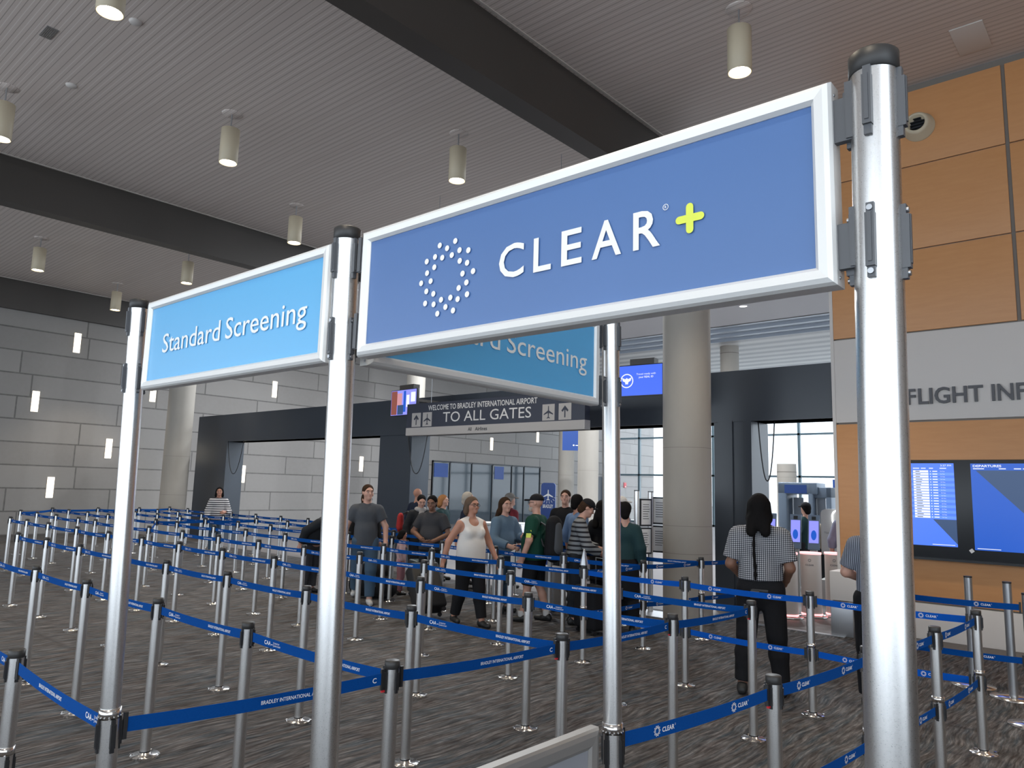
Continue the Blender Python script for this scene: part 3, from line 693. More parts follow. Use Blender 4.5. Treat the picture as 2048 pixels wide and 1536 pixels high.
def picto(cx, kind, parent, z=3.055, s=0.26):
    tl = MB(); quad(tl, (cx, 0, z), UX, UZ, -s/2, -s/2*1.05, s/2, s/2*1.05, 0.001); q = tl.build('pictogram_tile', M['signgrey'], parent)
    g = MB(); P_ = ARROW if kind == 'a' else PLANE; n = len(P_)
    poly(g, (cx, 0, z), UX, UZ, [(a*s*.95, b_*s*.95) for a, b_ in P_], 0.0025); g.build('pictogram', M['navy'], q)
picto(0.285, 'a', t); picto(0.60, 'p', t); picto(3.585, 'p', t); picto(3.93, 'a', t)
mb = MB()
for x in (0.62, 3.7): mb.cyl((x, 0.07, gz1), (x, 0.07, Z_C), 0.005, n=8)
mb.build('hanger', M['steel'], t)

# ------------------------------------------------------------------ screens over the portal
def tv(loc, rz, w, h, label, tilt=0.0):
    t = thing('hanging_screen', label, 'screen', loc, rz)
    MB().bbox(-w/2-.015, 0, -h/2-.015, w/2+.015, 0.06, h/2+.015, 0.004).build('housing', M['bezel'], t)
    MB().box(-w*.28, 0.06, -h*.1, w*.28, 0.22, h/2+0.12).build('mount', M['darkmetal'], t)
    MB().box(-.05, 0.2, h*.1, .05, 1.0, h*.1+.06).build('support_arm', M['darkmetal'], t)
    return t
t = tv((-4.62, 9.0, 3.535), math.radians(6), 0.75, 0.48, 'hanging screen showing a blue notice with a round emblem, left of the big column')
f0 = Vector((0, -0.002, 0)); mb = MB(); quad(mb, f0, UX, UZ, -.375, -.24, .375, .24); sc = mb.build('screen_face', M['scrblue'], t)
mb = MB()
for (r0, r1) in ((0.098, 0.115),):
    n = 36; mb.add([f0+Vector((-.235, -.002, 0))+UX*r*math.cos(2*PI*i/n)+UZ*r*math.sin(2*PI*i/n) for i in range(n) for r in (r0, r1)], [(2*i, 2*i+1, (2*i+3) % (2*n), (2*i+2) % (2*n)) for i in range(n)])
poly(mb, f0+Vector((-.235, 0, 0)), UX, UZ, [(0,.05),(.015,.035),(.03,.03),(.085,.055),(.07,.0),(.03,-.02),(.02,-.06),(0,-.05),(-.02,-.06),(-.03,-.02),(-.07,.0),(-.085,.055),(-.03,.03),(-.015,.035)], 0.002)
mb.build('emblem', M['scrwhite'], sc)
mb = MB(); text(mb, 'Travel ready with', f0+Vector((.10, 0, .085)), UX, UZ, w=.33, h=.028, align='C', depth=.003); text(mb, 'your REAL ID', f0+Vector((.10, 0, .035)), UX, UZ, w=.25, h=.030, align='C', depth=.003, bold=.012)
mb.build('lettering', M['scrwhite'], sc)
t = tv((-10.32, 9.0, 3.49), math.radians(-4), 0.86, 0.52, 'hanging screen showing a colourful picture, above the left end of the gates sign')
mb = MB(); quad(mb, f0, UX, UZ, -.43, -.26, .43, .26); sc = mb.build('screen_face', M['scrlav'], t)
for (x0_, z0_, x1_, z1_, c) in ((-.42,-.25,-.22,.25,'scrbrown'),(-.22,-.05,-.05,.2,'scrpink'),(-.2,-.25,0,-.05,'scrnavy'),(.0,-.2,.08,.24,'scrdeep'),(.1,-.1,.2,.15,'scrwhite'),(.25,.0,.4,.2,'scrwhite')):
    mb = MB(); quad(mb, f0, UX, UZ, x0_, z0_, x1_, z1_, .003); mb.build('picture_patch', M[c], sc)

# ------------------------------------------------------------------ flight information wall fittings
mb = MB()
for s_, a, w_ in (('F', -1.005, .10), ('LIGHT', -.871, .746), ('INFORMATION', -.032, 1.70)): text(mb, s_, Vector((a, WY-0.03, 3.05)), UX, UZ, w=w_, h=0.207, bold=0.016, side=0.03)
tag(mb.build('wall_lettering', M['lettergrey']), 'large raised slate capitals on the pale band of the orange wall', 'lettering')
t = thing('departure_board', 'black framed board of blue departure screens on the orange wall', 'board', (-1.6, WY, 0))
MB().bbox(0, -0.10, 1.045, 3.2, -0.001, 2.30, 0.006).build('housing', M['bezel'], t)
MB().box(0, -0.14, 1.02, 3.2, -0.001, 1.05).build('sill', M['bezel'], t)
def screen(xa, xb, z0, z1, rows):
    fo = Vector((0, -0.101, 0)); w = xb-xa; h = z1-z0; X = lambda u: xa+u*w; Zz = lambda v: z1-v*h
    mb = MB(); quad(mb, fo, UX, UZ, xa, z0, xb, z1); s = mb.build('screen_face', M['scrlist'] if rows else M['scrdeep'], t)
    mb = MB()
    if rows: poly(mb, fo, UX, UZ, [(X(.72), Zz(.68)), (xb, Zz(.68)), (xb, Zz(.97))], .002)
    else: poly(mb, fo, UX, UZ, [(X(.06), Zz(.08)), (xb, Zz(.08)), (xb, Zz(.95))], .002)
    mb.build('dark_wedge', M['scrnavy'], s)
    if rows:
        mb = MB(); q = MB(); r2 = MB(); q2 = MB()
        for i in range(18):
            v = .082+i*.0327
            if i % 2: quad(mb, fo, UX, UZ, xa, Zz(v+.0327), xb, Zz(v), .0015)
            quad(q, fo, UX, UZ, X(.50), Zz(v+.029), X(.69), Zz(v+.004), .003)
            quad(q2, fo, UX, UZ, X(.53), Zz(v+.021), X(.53+random.uniform(.05, .09)), Zz(v+.012), .0045)
            quad(r2, fo, UX, UZ, X(.74), Zz(v+.022), X(.80), Zz(v+.011), .003)
            text(r2, 'On Time', fo+UX*X(.835)+UZ*Zz(v+.022), UX, UZ, w=.055*w, h=.011*h, depth=.003)
            quad(r2, fo, UX, UZ, X(.06), Zz(v+.022), X(.06+random.uniform(.1, .32)), Zz(v+.011), .003)
            disc(r2, fo+UX*X(.715)+UZ*Zz(v+.017), UX, UZ, .007, 8, .003)
        mb.build('row_band', M['scrlist2'], s); p_ = q.build('airline_tag', M['scrwhite'], s); r2.build('row_text', M['scrwhite'], s); q2.build('airline_text', M['scrnavy'], s)
    mb = MB(); text(mb, 'DEPARTURES', fo+UX*X(.03)+UZ*Zz(.042), UX, UZ, w=.33*w, h=.026*h, bold=.015, depth=.003)
    text(mb, '3:37 PM', fo+UX*X(.84)+UZ*Zz(.038), UX, UZ, w=.13*w, h=.021*h, depth=.003)
    for a, b_ in ((.03,.16),(.33,.41),(.5,.58),(.6,.66),(.7,.75),(.83,.91)): quad(mb, fo, UX, UZ, X(a), Zz(.066), X(b_), Zz(.056), .003)
    quad(mb, fo, UX, UZ, X(.03), Zz(.985), X(.30), Zz(.978), .003); quad(mb, fo, UX, UZ, X(.7), Zz(.985), X(.97), Zz(.978), .003)
    mb.build('heading', M['scrwhite'], s)
screen(1.6-1.43, 1.6-0.485, 1.20, 2.255, True); screen(1.6-0.30, 1.6+0.62, 1.18, 2.252, False)
mb = MB(); mb.obox((1.6-0.335, -0.104, 1.165), (.8,0,.6), (0,1,0), (-.6,0,.8), .022, .002, .022); mb.build('sticker', M['paper'], t)
t = thing('air_nozzle', 'round metal air nozzle on the top orange panel, right of the near tall post', 'nozzle', (-0.70, WY, 6.93))
for pr in ([(0.20, 0), (0.20, .03), (0.175, .05), (0.16, .16), (0.125, .20), (0.11, .19), (0.10, .06), (0, .05)],):
    mb = MB().lathe(pr, n=40); mb.v = [(x, -z, y) for x, y, z in mb.v]; mb.build('nozzle_ring', M['lampbody'], t)
mb = MB().lathe([(0.0, .07), (0.098, .065)], n=30)
for i in range(5): mb.box(-.09, -.09+i*.045, .07, .09, -.083+i*.045, .12)
mb.v = [(x, -z, y) for x, y, z in mb.v]; mb.build('vanes', M['bezel'], t)

# ------------------------------------------------------------------ stone wall storefront, banners, totems
t = thing('glass_storefront', 'dark glazed office front in the stone wall behind the queue', 'window', (X_W, 22.8, 0))
MB().box(0.0, 0, 0, 0.06, 8.0, 2.92).build('glazing', M['glassdark'], t)
mb = MB()
for y in (0, 1.1, 2.6, 4.1, 5.6, 6.6, 7.95): mb.box(0.0, y, 0, 0.10, y+0.05, 2.95)
mb.box(0, 0, 2.9, 0.10, 8.0, 2.97); mb.build('mullion', M['bezel'], t)
for y0_, y1_ in ((0.1, 1.0), (4.3, 5.0)):
    MB().box(0.06, y0_, 2.2, 0.075, y1_, 2.85).build('hanging_panel', M['bluetotem'], t)
def totem(x, y, rz, label, w=0.42, h=2.0):
    t = thing('totem_sign', label, 'sign', (x, y, 0), rz)
    MB().prism(rrect(w, h, 0.07), (0, 0, h/2), UX, UZ, -0.08).build('panel', M['bluetotem'], t)
    mb = MB(); poly(mb, (0, 0, h-0.27), UX, UZ, [(a*.27, b_*.27) for a, b_ in PLANE], .003)
    for a in range(200, 341, 20): 
        d = Vector((math.cos(math.radians(a)), 0, math.sin(math.radians(a)))); q = Vector((0, 0, h-0.27))+d*.16
        mb.obox(q-UY*.002, d, UY, d.cross(UY), .025, .001, .004)
    mb.build('aeroplane', M['white'], t)
    mb = MB(); text(mb, 'BRADLEY', (0, 0, h-0.55), UX, UZ, w=w*.72, h=.075, align='C', bold=.02, depth=.003); mb.build('lettering', M['white'], t)
totem(-12.17, 11, math.radians(35), 'blue totem sign with white aeroplane, at the left behind the queue')
totem(-8.8, 12, math.radians(30), 'blue totem sign with white aeroplane, behind the man in the black cap', 0.32, 1.92)
t = thing('wall_banner', 'blue banner high beside the pale column under the gates sign', 'banner', (-17.0, 24.0, 3.95), math.radians(35))
MB().box(-.45, 0, -.55, .45, .04, .55).build('panel', M['bluetotem'], t)
mb = MB(); quad(mb, (0,0,0), UX, UZ, .1, -.35, .32, -.32, .003); disc(mb, (.02, 0, -.33), UX, UZ, .035, 12, .003); mb.build('mark', M['white'], t)

# ------------------------------------------------------------------ notice stand by the big column
t = thing('notice_stand', 'tall metal notice stand with framed printed sheets beside the big concrete column', 'stand', (-4.45, 8.75, 0))
for x, y, h in ((-0.02, -0.08, 1.79), (0.05, 0.2, 1.78)):
    p = MB().cyl((x, y, 0), (x, y, h), 0.04, n=24).build('post', M['alu'], t); MB().cyl((x, y, h), (x, y, h+.015), .042, n=24).build('post_cap', M['clip'], p)
MB().box(-0.1, -0.2, 0, 0.5, 0.3, 0.02).build('base', M['steel'], t)
def framed(ax, x, y, z0, z1, w):
    u = Vector((math.cos(ax), math.sin(ax), 0)); n = Vector((u.y, -u.x, 0)); c = Vector((x, y, (z0+z1)/2))+u*w/2; hz = (z1-z0)/2
    fr_ = MB().obox(c, u, n, UZ, w/2, .012, hz).build('sheet_frame', M['bezel'], t)
    mb = MB(); quad(mb, c+n*.012, u, UZ, -w*.40, -hz*.88, w*.40, hz*.88, .001); mb.build('notice', M['paper'], fr_)
    mb = MB()
    for k in range(7): quad(mb, c+n*.012, u, UZ, -w*.28, hz*(.55-k*.17), w*random.uniform(.1, .3), hz*(.55-k*.17)+.010, .003)
    mb.build('print_line', M['lettergrey'], fr_)
framed(0.15, 0.03, 0.28, 1.30, 1.71, 0.29); framed(0.15, 0.02, 0.28, 0.88, 1.28, 0.29)
framed(1.2, 0.0, -0.03, 1.27, 1.68, 0.22); framed(1.2, 0.0, -0.03, 0.86, 1.25, 0.22)

# ------------------------------------------------------------------ hanging cables on the portal
def cable(x0, x1, zt, zb, y, label):
    pts = []
    for i in range(25):
        a = i/24; pts.append((x0+(x1-x0)*a, y, zb+(zt-zb)*abs(2*a-1)**2.2))
    tag(MB().tube(pts, 0.010, 6).build('hanging_cable', M['black']), label, 'cable')
cable(-19.3, -18.4, 2.93, 1.97, 9.97, 'thin black cable looped under the left portal beam')
cable(-11.25, -10.6, 2.93, 2.04, 9.97, 'thin black cable looped below the gates sign')
cable(-3.17, -2.91, 2.93, 2.0, 10.1, 'thin black cable looped in the right doorway')

# ------------------------------------------------------------------ checkpoint equipment behind the right doorway
def pod(x, y, label, h=0.965):
    t = thing('scan_pod', label, 'kiosk', (x, y, 0), 0.2)
    MB().lathe([(0.0, 0.0), (0.22, 0.0), (0.22, 0.02), (0.0, 0.024)], n=36, sy=.7).build('foot', M['chrome'], t)
    MB().lathe([(0.14, 0.05), (0.148, 0.06), (0.150, h-0.05), (0.145, h-0.03), (0, h-0.02)], n=40, sy=.75).build('shell', M['pods'], t)
    MB().lathe([(0.151, h-0.045), (0.154, h-0.04), (0.154, h-0.015), (0.0, h-0.012)], n=40, sy=.75).build('top_ring', M['ringred'], t)
    MB().lathe([(0.146, 0.03), (0.153, 0.035), (0.153, 0.055), (0.146, 0.06)], n=40, sy=.75).build('bottom_ring', M['ringred'], t)
    mb = MB(); text(mb, 'CLEAR', (0, -0.1145, h-0.21), UX, UZ, w=.12, h=.022, align='C', bold=.02); dot_ring(mb, Vector((0, -0.1145, h-.13)), UX, UZ, .022, .003, 6); mb.build('lettering', M['lettergrey'], t)
pod(-2.58, 10.55, 'pale rounded pod with red light rings, middle of three behind the doorway'); pod(-2.32, 10.85, 'pale rounded pod with red light rings, rightmost of the three'); pod(-2.80, 10.18, 'pale rounded pod with red light rings, half hidden by the checked shirt')
def kiosk(x, y, label):
    t = thing('screen_kiosk', label, 'kiosk', (x, y, 0), 0.25)
    MB().bbox(-0.06, -0.05, 0.0, 0.06, 0.08, 1.35, 0.015).build('stand', M['kiosk'], t)
    MB().box(-0.12, -0.16, 0, 0.12, 0.16, 0.02).build('foot', M['steel'], t)
    a = math.radians(20); ay = Vector((0, math.cos(a)*0-1, 0)); vz = Vector((0, math.sin(a), math.cos(a))); n = Vector((0, -math.cos(a), math.sin(a)))
    c = Vector((0.02, -0.13, 1.16))
    h_ = MB().obox(c, UX, n, vz, .095, .022, .31).build('head', M['scanner'], t)
    mb = MB(); quad(mb, c+n*.022, UX, vz, -.078, -.2, .078, .2, .002); mb.build('screen_face', M['scrlav'], h_)
    mb = MB(); quad(mb, c+n*.022, UX, vz, -.035, .22, .035, .28, .002); mb.build('lens', M['black'], h_)
    mb = MB(); poly(mb, c+n*.022, UX, vz, [(.045*math.cos(2*PI*i/16), -.06+.09*math.sin(2*PI*i/16)) for i in range(16)], .004); mb.build('face_outline', M['scrdeep'], h_)
kiosk(-3.98, 12.5, 'slanted screen kiosk right beside the checked shirt'); kiosk(-3.53, 12.5, 'slanted screen kiosk, middle of the three'); kiosk(-3.21, 12.5, 'slanted screen kiosk, rightmost of the three')
t = thing('body_scanner', 'tall blue grey scanner booth behind the slanted kiosks', 'scanner', (-4.3, 15.0, 0), 0.1)
MB().bbox(-.5, 0, .0, -.32, .8, 2.05, .02).build('side_wall', M['scanner'], t); MB().bbox(.12, 0, 0, .22, .8, 2.05, .02).build('side_wall', M['scanner'], t); MB().bbox(.45, 0.1, 0, .56, .9, 1.98, .02).build('side_wall', M['scanner'], t)
MB().bbox(-.5, 0, 1.82, .3, .8, 2.07, .02).build('header', M['scanner'], t); MB().bbox(.2, .1, 1.75, .56, .9, 1.98, .02).build('header', M['scanner'], t)
mb = MB(); quad(mb, (0,0,0), UX, UZ, -.36, 1.84, .10, 2.02, .004); mb.build('name_plate', M['bluetotem'], t)
MB().box(-.5, 0, 0, .56, .9, .03).build('floor_plate', M['steel'], t)
MB().box(-.31, .5, .9, -.1, .52, 1.75).build('inner_panel', M['ceilblue'], t); MB().box(.23, .3, .8, .40, .33, 1.80).build('inner_panel', M['ceilblue'], t)
t = thing('verification_gate', 'white rounded gate unit with a glowing loop, at the edge of the orange wall', 'gate', (-2.72, 12.0, 0), 0.15)
MB().prism([(x, y) for x, y in rrect(.36, .78, .09)], (0, 0, 1.19), UX, UZ, -.22).build('cabinet', M['gatewhite'], t)
MB().bbox(-.1, .03, 0, .16, .2, .85, .01).build('pedestal', M['steel'], t); MB().bbox(-.2, -.1, 0, .3, .35, .42, .01).build('lower_box', M['gatewhite'], t)
lp = [(.10+.09*math.cos(a), -.03, 1.47+.09*math.sin(a)) for a in [PI-PI*i/12 for i in range(13)]]
MB().tube([(.06, -.03, 1.22)]+[(.01, -.03, 1.40)]+lp+[(.205, -.03, 1.3), (.215, -.03, 1.05), (.15, -.03, .86), (.11, -.03, .93)], .013, 8).build('glowing_loop', M['whiteglow'], t)
mb = MB(); text(mb, 'TSA PRE', (-.13, 0, 1.17), UX, UZ, w=.16, h=.03, depth=.003); mb.build('lettering', M['lettergrey'], t)
t = thing('bin_counter', 'silver inspection counter with blue edges behind the queue', 'counter', (-7.3, 11.4, 0), math.radians(42))
MB().bbox(-.75, 0, .0, .75, .7, .92, .01).build('body', M['steel'], t); MB().bbox(-.8, -.03, .92, .8, .73, .98, .008).build('top', M['gatewhite'], t)
mb = MB()
for z in (.35, .62, .86): mb.box(-.76, -.012, z, .76, 0, z+.05)
mb.build('blue_edge', M['bluetotem'], t)
t = thing('bin_counter', 'low silver counter standing behind the blond traveller', 'counter', (-10.2, 12.2, 0), math.radians(42))
MB().bbox(-.75, 0, .0, .75, .7, .90, .01).build('body', M['steel'], t); MB().bbox(-.8, -.03, .90, .8, .73, .96, .008).build('top', M['gatewhite'], t)
t = thing('wall_door', 'dark door in the stone wall right of the slim tall post', 'door', (X_W, 36.0, 0))
MB().box(0, 0, 0, .05, 2.3, 2.6).build('leaf', M['portal'], t); MB().box(.05, 2.0, 1.0, .12, 2.06, 1.2).build('handle', M['steel'], t)
t = thing('fire_alarm', 'small red fire alarm on the far stone wall', 'alarm', (X_W, 36.4+3.0, 2.15))
MB().bbox(0, -.14, -.16, .06, .14, .16, .01).build('box', M['red'], t); MB().ell((.07, 0, -.1), .03, .06, .04).build('strobe', M['white'], t)
t = thing('gate_sign', 'dark blue gate sign far behind, beside the scanner booth', 'sign', (-5.0, 20.5, 2.1), .3)
MB().box(-.42, 0, -.16, .42, .05, .16).build('panel', M['bluetotem'], t); MB().cyl((0, .02, .16), (0, .02, 5.5), .015, n=8).build('hanger', M['steel'], t)
mb = MB(); text(mb, 'Gates 19 to 30', (0, 0, -.03), UX, UZ, w=.7, h=.07, align='C', depth=.003); mb.build('lettering', M['white'], t)
t = thing('post_box', 'grey metal cabinet at the foot of the orange wall by the doorway', 'cabinet', (-1.72, 9.35, 0))
MB().bbox(-.16, -.1, 0, .12, .25, .44, .006).build('body', M['steel'], t); MB().bbox(-.16, -.1, .45, .2, .25, .82, .006).build('upper_box', M['cream'], t)
# ------------------------------------------------------------------ people: one continuous surface from joined tapered limbs
def surface(F, o, h):
    S = F < 0
    c = np.zeros(tuple(d-1 for d in F.shape), np.int8)
    offs = [(i, j, k) for i in (0, 1) for j in (0, 1) for k in (0, 1)]
    nx, ny, nz = F.shape
    for a, b, d in offs: c += S[a:nx-1+a, b:ny-1+b, d:nz-1+d]
    act = np.argwhere((c > 0) & (c < 8)); n = len(act)
    if not n: return np.zeros((0, 3)), np.zeros((0, 4), int)
    idx = -np.ones(c.shape, np.int32); idx[tuple(act.T)] = np.arange(n)
    val = np.stack([F[act[:, 0]+a, act[:, 1]+b, act[:, 2]+d] for a, b, d in offs], 1)
    acc = np.zeros((n, 3)); cnt = np.zeros(n); O = np.array(offs, float)
    for e0 in range(8):
        for e1 in range(e0+1, 8):
            if abs(O[e0]-O[e1]).sum() != 1: continue
            f0, f1 = val[:, e0], val[:, e1]; m = (f0 < 0) != (f1 < 0)
            t = np.where(m, f0/np.where(m, f0-f1, 1), 0)
            acc += np.where(m[:, None], O[e0]+(O[e1]-O[e0])*t[:, None], 0); cnt += m
    V = (act+acc/cnt[:, None])*h+o
    Q = []
    for ax in range(3):
        u, w = (ax+1) % 3, (ax+2) % 3
        s0 = [slice(0, d) for d in F.shape]; s1 = list(s0); s0[ax] = slice(0, F.shape[ax]-1); s1[ax] = slice(1, F.shape[ax])
        A, B = S[tuple(s0)], S[tuple(s1)]; e = np.argwhere(A != B)
        ok = (e[:, u] > 0) & (e[:, w] > 0) & (e[:, u] < F.shape[u]-1) & (e[:, w] < F.shape[w]-1); e = e[ok]
        if not len(e): continue
        ins = A[tuple(e.T)]
        def cell(du, dw):
            q = e.copy(); q[:, u] -= du; q[:, w] -= dw; return idx[tuple(q.T)]
        q = np.stack([cell(1, 1), cell(0, 1), cell(0, 0), cell(1, 0)], 1)
        q[~ins] = q[~ins][:, ::-1]; Q.append(q)
    Q = np.concatenate(Q); Q = Q[(Q >= 0).all(1)]
    return V, Q
class Field:
    """prims: ('c', a, b, ra, rb, k, flat, clip) tapered limb; ('e', centre, radii, k, R) ellipsoid"""
    def __init__(s, h): s.P = []; s.h = h; s.cuts = []
    def cone(s, a, b, ra, rb=None, k=.03, flat=1.0, clip=False): s.P.append(('c', np.array(a, float), np.array(b, float), ra, ra if rb is None else rb, k, flat, clip)); return s
    def ell(s, c, r, k=.02, Rm=None): s.P.append(('e', np.array(c, float), np.array(r, float), k, Rm)); return s
    def cut(s, fn): s.cuts.append(fn); return s
    def mesh(s, grow=0.0):
        h = s.h; lo = np.full(3, 9.); hi = np.full(3, -9.)
        for p in s.P:
            if p[0] == 'c': r = max(p[3], p[4])+grow; l = np.minimum(p[1], p[2])-r; u = np.maximum(p[1], p[2])+r
            else: r = max(p[2])+grow; l = p[1]-r; u = p[1]+r
            lo = np.minimum(lo, l); hi = np.maximum(hi, u)
        lo -= 3*h; hi += 3*h; n = np.ceil((hi-lo)/h).astype(int)+1
        F = np.full(n, .12, np.float32); ax = [lo[i]+h*np.arange(n[i]) for i in range(3)]
        for p in s.P:
            k = p[5] if p[0] == 'c' else p[3]
            if p[0] == 'c': r = max(p[3], p[4])+grow; l = np.minimum(p[1], p[2])-r; u = np.maximum(p[1], p[2])+r
            else: r = max(p[2])+grow; l = p[1]-r; u = p[1]+r
            m = .05; i0 = np.maximum(((l-m-lo)/h).astype(int), 0); i1 = np.minimum(((u+m-lo)/h).astype(int)+2, n)
            sl = tuple(slice(a, b) for a, b in zip(i0, i1))
            X, Y, Z = np.meshgrid(*[ax[i][i0[i]:i1[i]] for i in range(3)], indexing='ij')
            if p[0] == 'c':
                a, b, ra, rb, _, fl, clip = p[1:]; d = b-a; L2 = max(d@d, 1e-9)
                t = np.clip(((X-a[0])*d[0]+(Y-a[1])*d[1]+(Z-a[2])*d[2])/L2, 0, 1)
                dy = (Y-a[1]-t*d[1])/fl
                D = np.sqrt((X-a[0]-t*d[0])**2+dy**2+(Z-a[2]-t*d[2])**2)-(ra+(rb-ra)*t)-grow
                if fl < 1: D = D*(.5+.5*fl)
                if clip:
                    dn = d/math.sqrt(L2); D = np.maximum(D, (X-b[0])*dn[0]+(Y-b[1])*dn[1]+(Z-b[2])*dn[2])
            else:
                c_, rr, _, Rm = p[1:]; q = np.stack([X-c_[0], Y-c_[1], Z-c_[2]])
                if Rm is not None: q = np.tensordot(Rm.T, q, 1)
                rg = rr+grow; g = np.sqrt((q[0]/rg[0])**2+(q[1]/rg[1])**2+(q[2]/rg[2])**2); D = (g-1)*min(rg)
            f = F[sl]; hh = np.clip(.5+.5*(f-D)/k, 0, 1); F[sl] = f*(1-hh)+D*hh-k*hh*(1-hh)
        if s.cuts:
            X, Y, Z = np.meshgrid(*ax, indexing='ij')
            for fn in s.cuts: F = np.maximum(F, fn(X, Y, Z).astype(np.float32))
        return surface(F, lo, h)
def qmesh(name, V, Q, m, scale):
    me = bpy.data.meshes.new(name); V = (V*scale).astype(np.float32)
    me.vertices.add(len(V)); me.vertices.foreach_set('co', V.ravel())
    me.loops.add(4*len(Q)); me.loops.foreach_set('vertex_index', Q.ravel().astype(np.int32))
    me.polygons.add(len(Q)); me.polygons.foreach_set('loop_start', np.arange(0, 4*len(Q), 4, dtype=np.int32)); me.polygons.foreach_set('loop_total', np.full(len(Q), 4, np.int32))
    me.polygons.foreach_set('use_smooth', np.ones(len(Q), bool)); me.materials.append(m); me.update(calc_edges=True); me.validate(); return me
def cloth(name, c, rough=.85, **k): return mat(name, c, rough, spec=.2, bump=(45, .25), **k)
SK = {'light': mat('skin_light', (.56, .31, .23), .5), 'tan': mat('skin_tan', (.46, .22, .145), .5), 'brown': mat('skin_brown', (.22, .105, .065), .5), 'dark': mat('skin_dark', (.13, .062, .04), .5)}
C = {n: cloth('cloth_'+n, c) for n, c in dict(grey=(.075, .08, .09), black=(.012, .012, .014), navy=(.014, .02, .04), white=(.72, .68, .64), denim=(.11, .17, .24), jeans=(.06, .10, .15), blue=(.13, .20, .33), red=(.17, .025, .035), green=(.008, .05, .034),
    dkgreen=(.02, .05, .055), pink=(.50, .24, .28), tan=(.33, .27, .21), dark=(.02, .022, .026), charcoal=(.05, .05, .055), scarf=(.36, .34, .33), khaki=(.22, .20, .18), lav=(.22, .23, .31)).items()}
H = {n: mat('hair_'+n, c, .85, spec=.08, bump=(70, .5, (1, 1, .15))) for n, c in dict(brown=(.045, .025, .015), black=(.010, .009, .009), blond=(.36, .17, .07), grey=(.30, .28, .26), ash=(.125, .085, .06), white=(.45, .40, .34)).items()}
M['shoe_w'] = mat('pale_shoe', (.5, .5, .5), .6); M['shoe_b'] = mat('black_shoe', (.015, .015, .015), .5); M['eye'] = mat('eye_dark', (.02, .015, .012), .25); M['lip'] = mat('lip', (.36, .12, .10), .5); M['eyew'] = mat('eye_white', (.7, .68, .65), .3)
def stripes(name, a, b_, per, duty, axis=2):
    m = cloth(name, a); nt, v, s = coords(m); n, l, b = N(m)
    f = mathn(nt, 'GREATER_THAN', mathn(nt, 'FRACT', mathn(nt, 'DIVIDE', s[axis], per)), duty); l.new(mixcol(nt, f, a, b_), b.inputs['Base Color']); return m
C['stripe_w'] = stripes('cloth_fine_stripe', (.62, .60, .60), (.03, .03, .04), .052, .55)
C['stripe_g'] = stripes('cloth_grey_stripe', (.22, .23, .24), (.02, .02, .025), .062, .6)
C['stripe_p'] = stripes('cloth_pink_stripe', (.50, .26, .28), (.60, .52, .52), .022, .5)
C['stripe_v'] = stripes('cloth_pale_stripe', (.30, .32, .38), (.06, .07, .09), .016, .5, 0)
def _check():
    m = cloth('cloth_check', (.6, .6, .6)); nt, v, s = coords(m); n, l, b = N(m)
    g = lambda c: mathn(nt, 'LESS_THAN', mathn(nt, 'FRACT', mathn(nt, 'DIVIDE', c, .0175)), .50)
    k = mathn(nt, 'ADD', g(s[0]), g(s[2])); r = ramp(nt, mathn(nt, 'DIVIDE', k, 2.0), [(0.2, (.60, .60, .62)), (0.5, (.16, .165, .185)), (0.8, (.02, .022, .03))])
    l.new(r, b.inputs['Base Color']); nt.nodes[-1].color_ramp.interpolation = 'CONSTANT' if hasattr(nt.nodes[-1], 'color_ramp') else 'LINEAR'; return m
C['check'] = _check()
def V3(*a): return np.array(a, float)
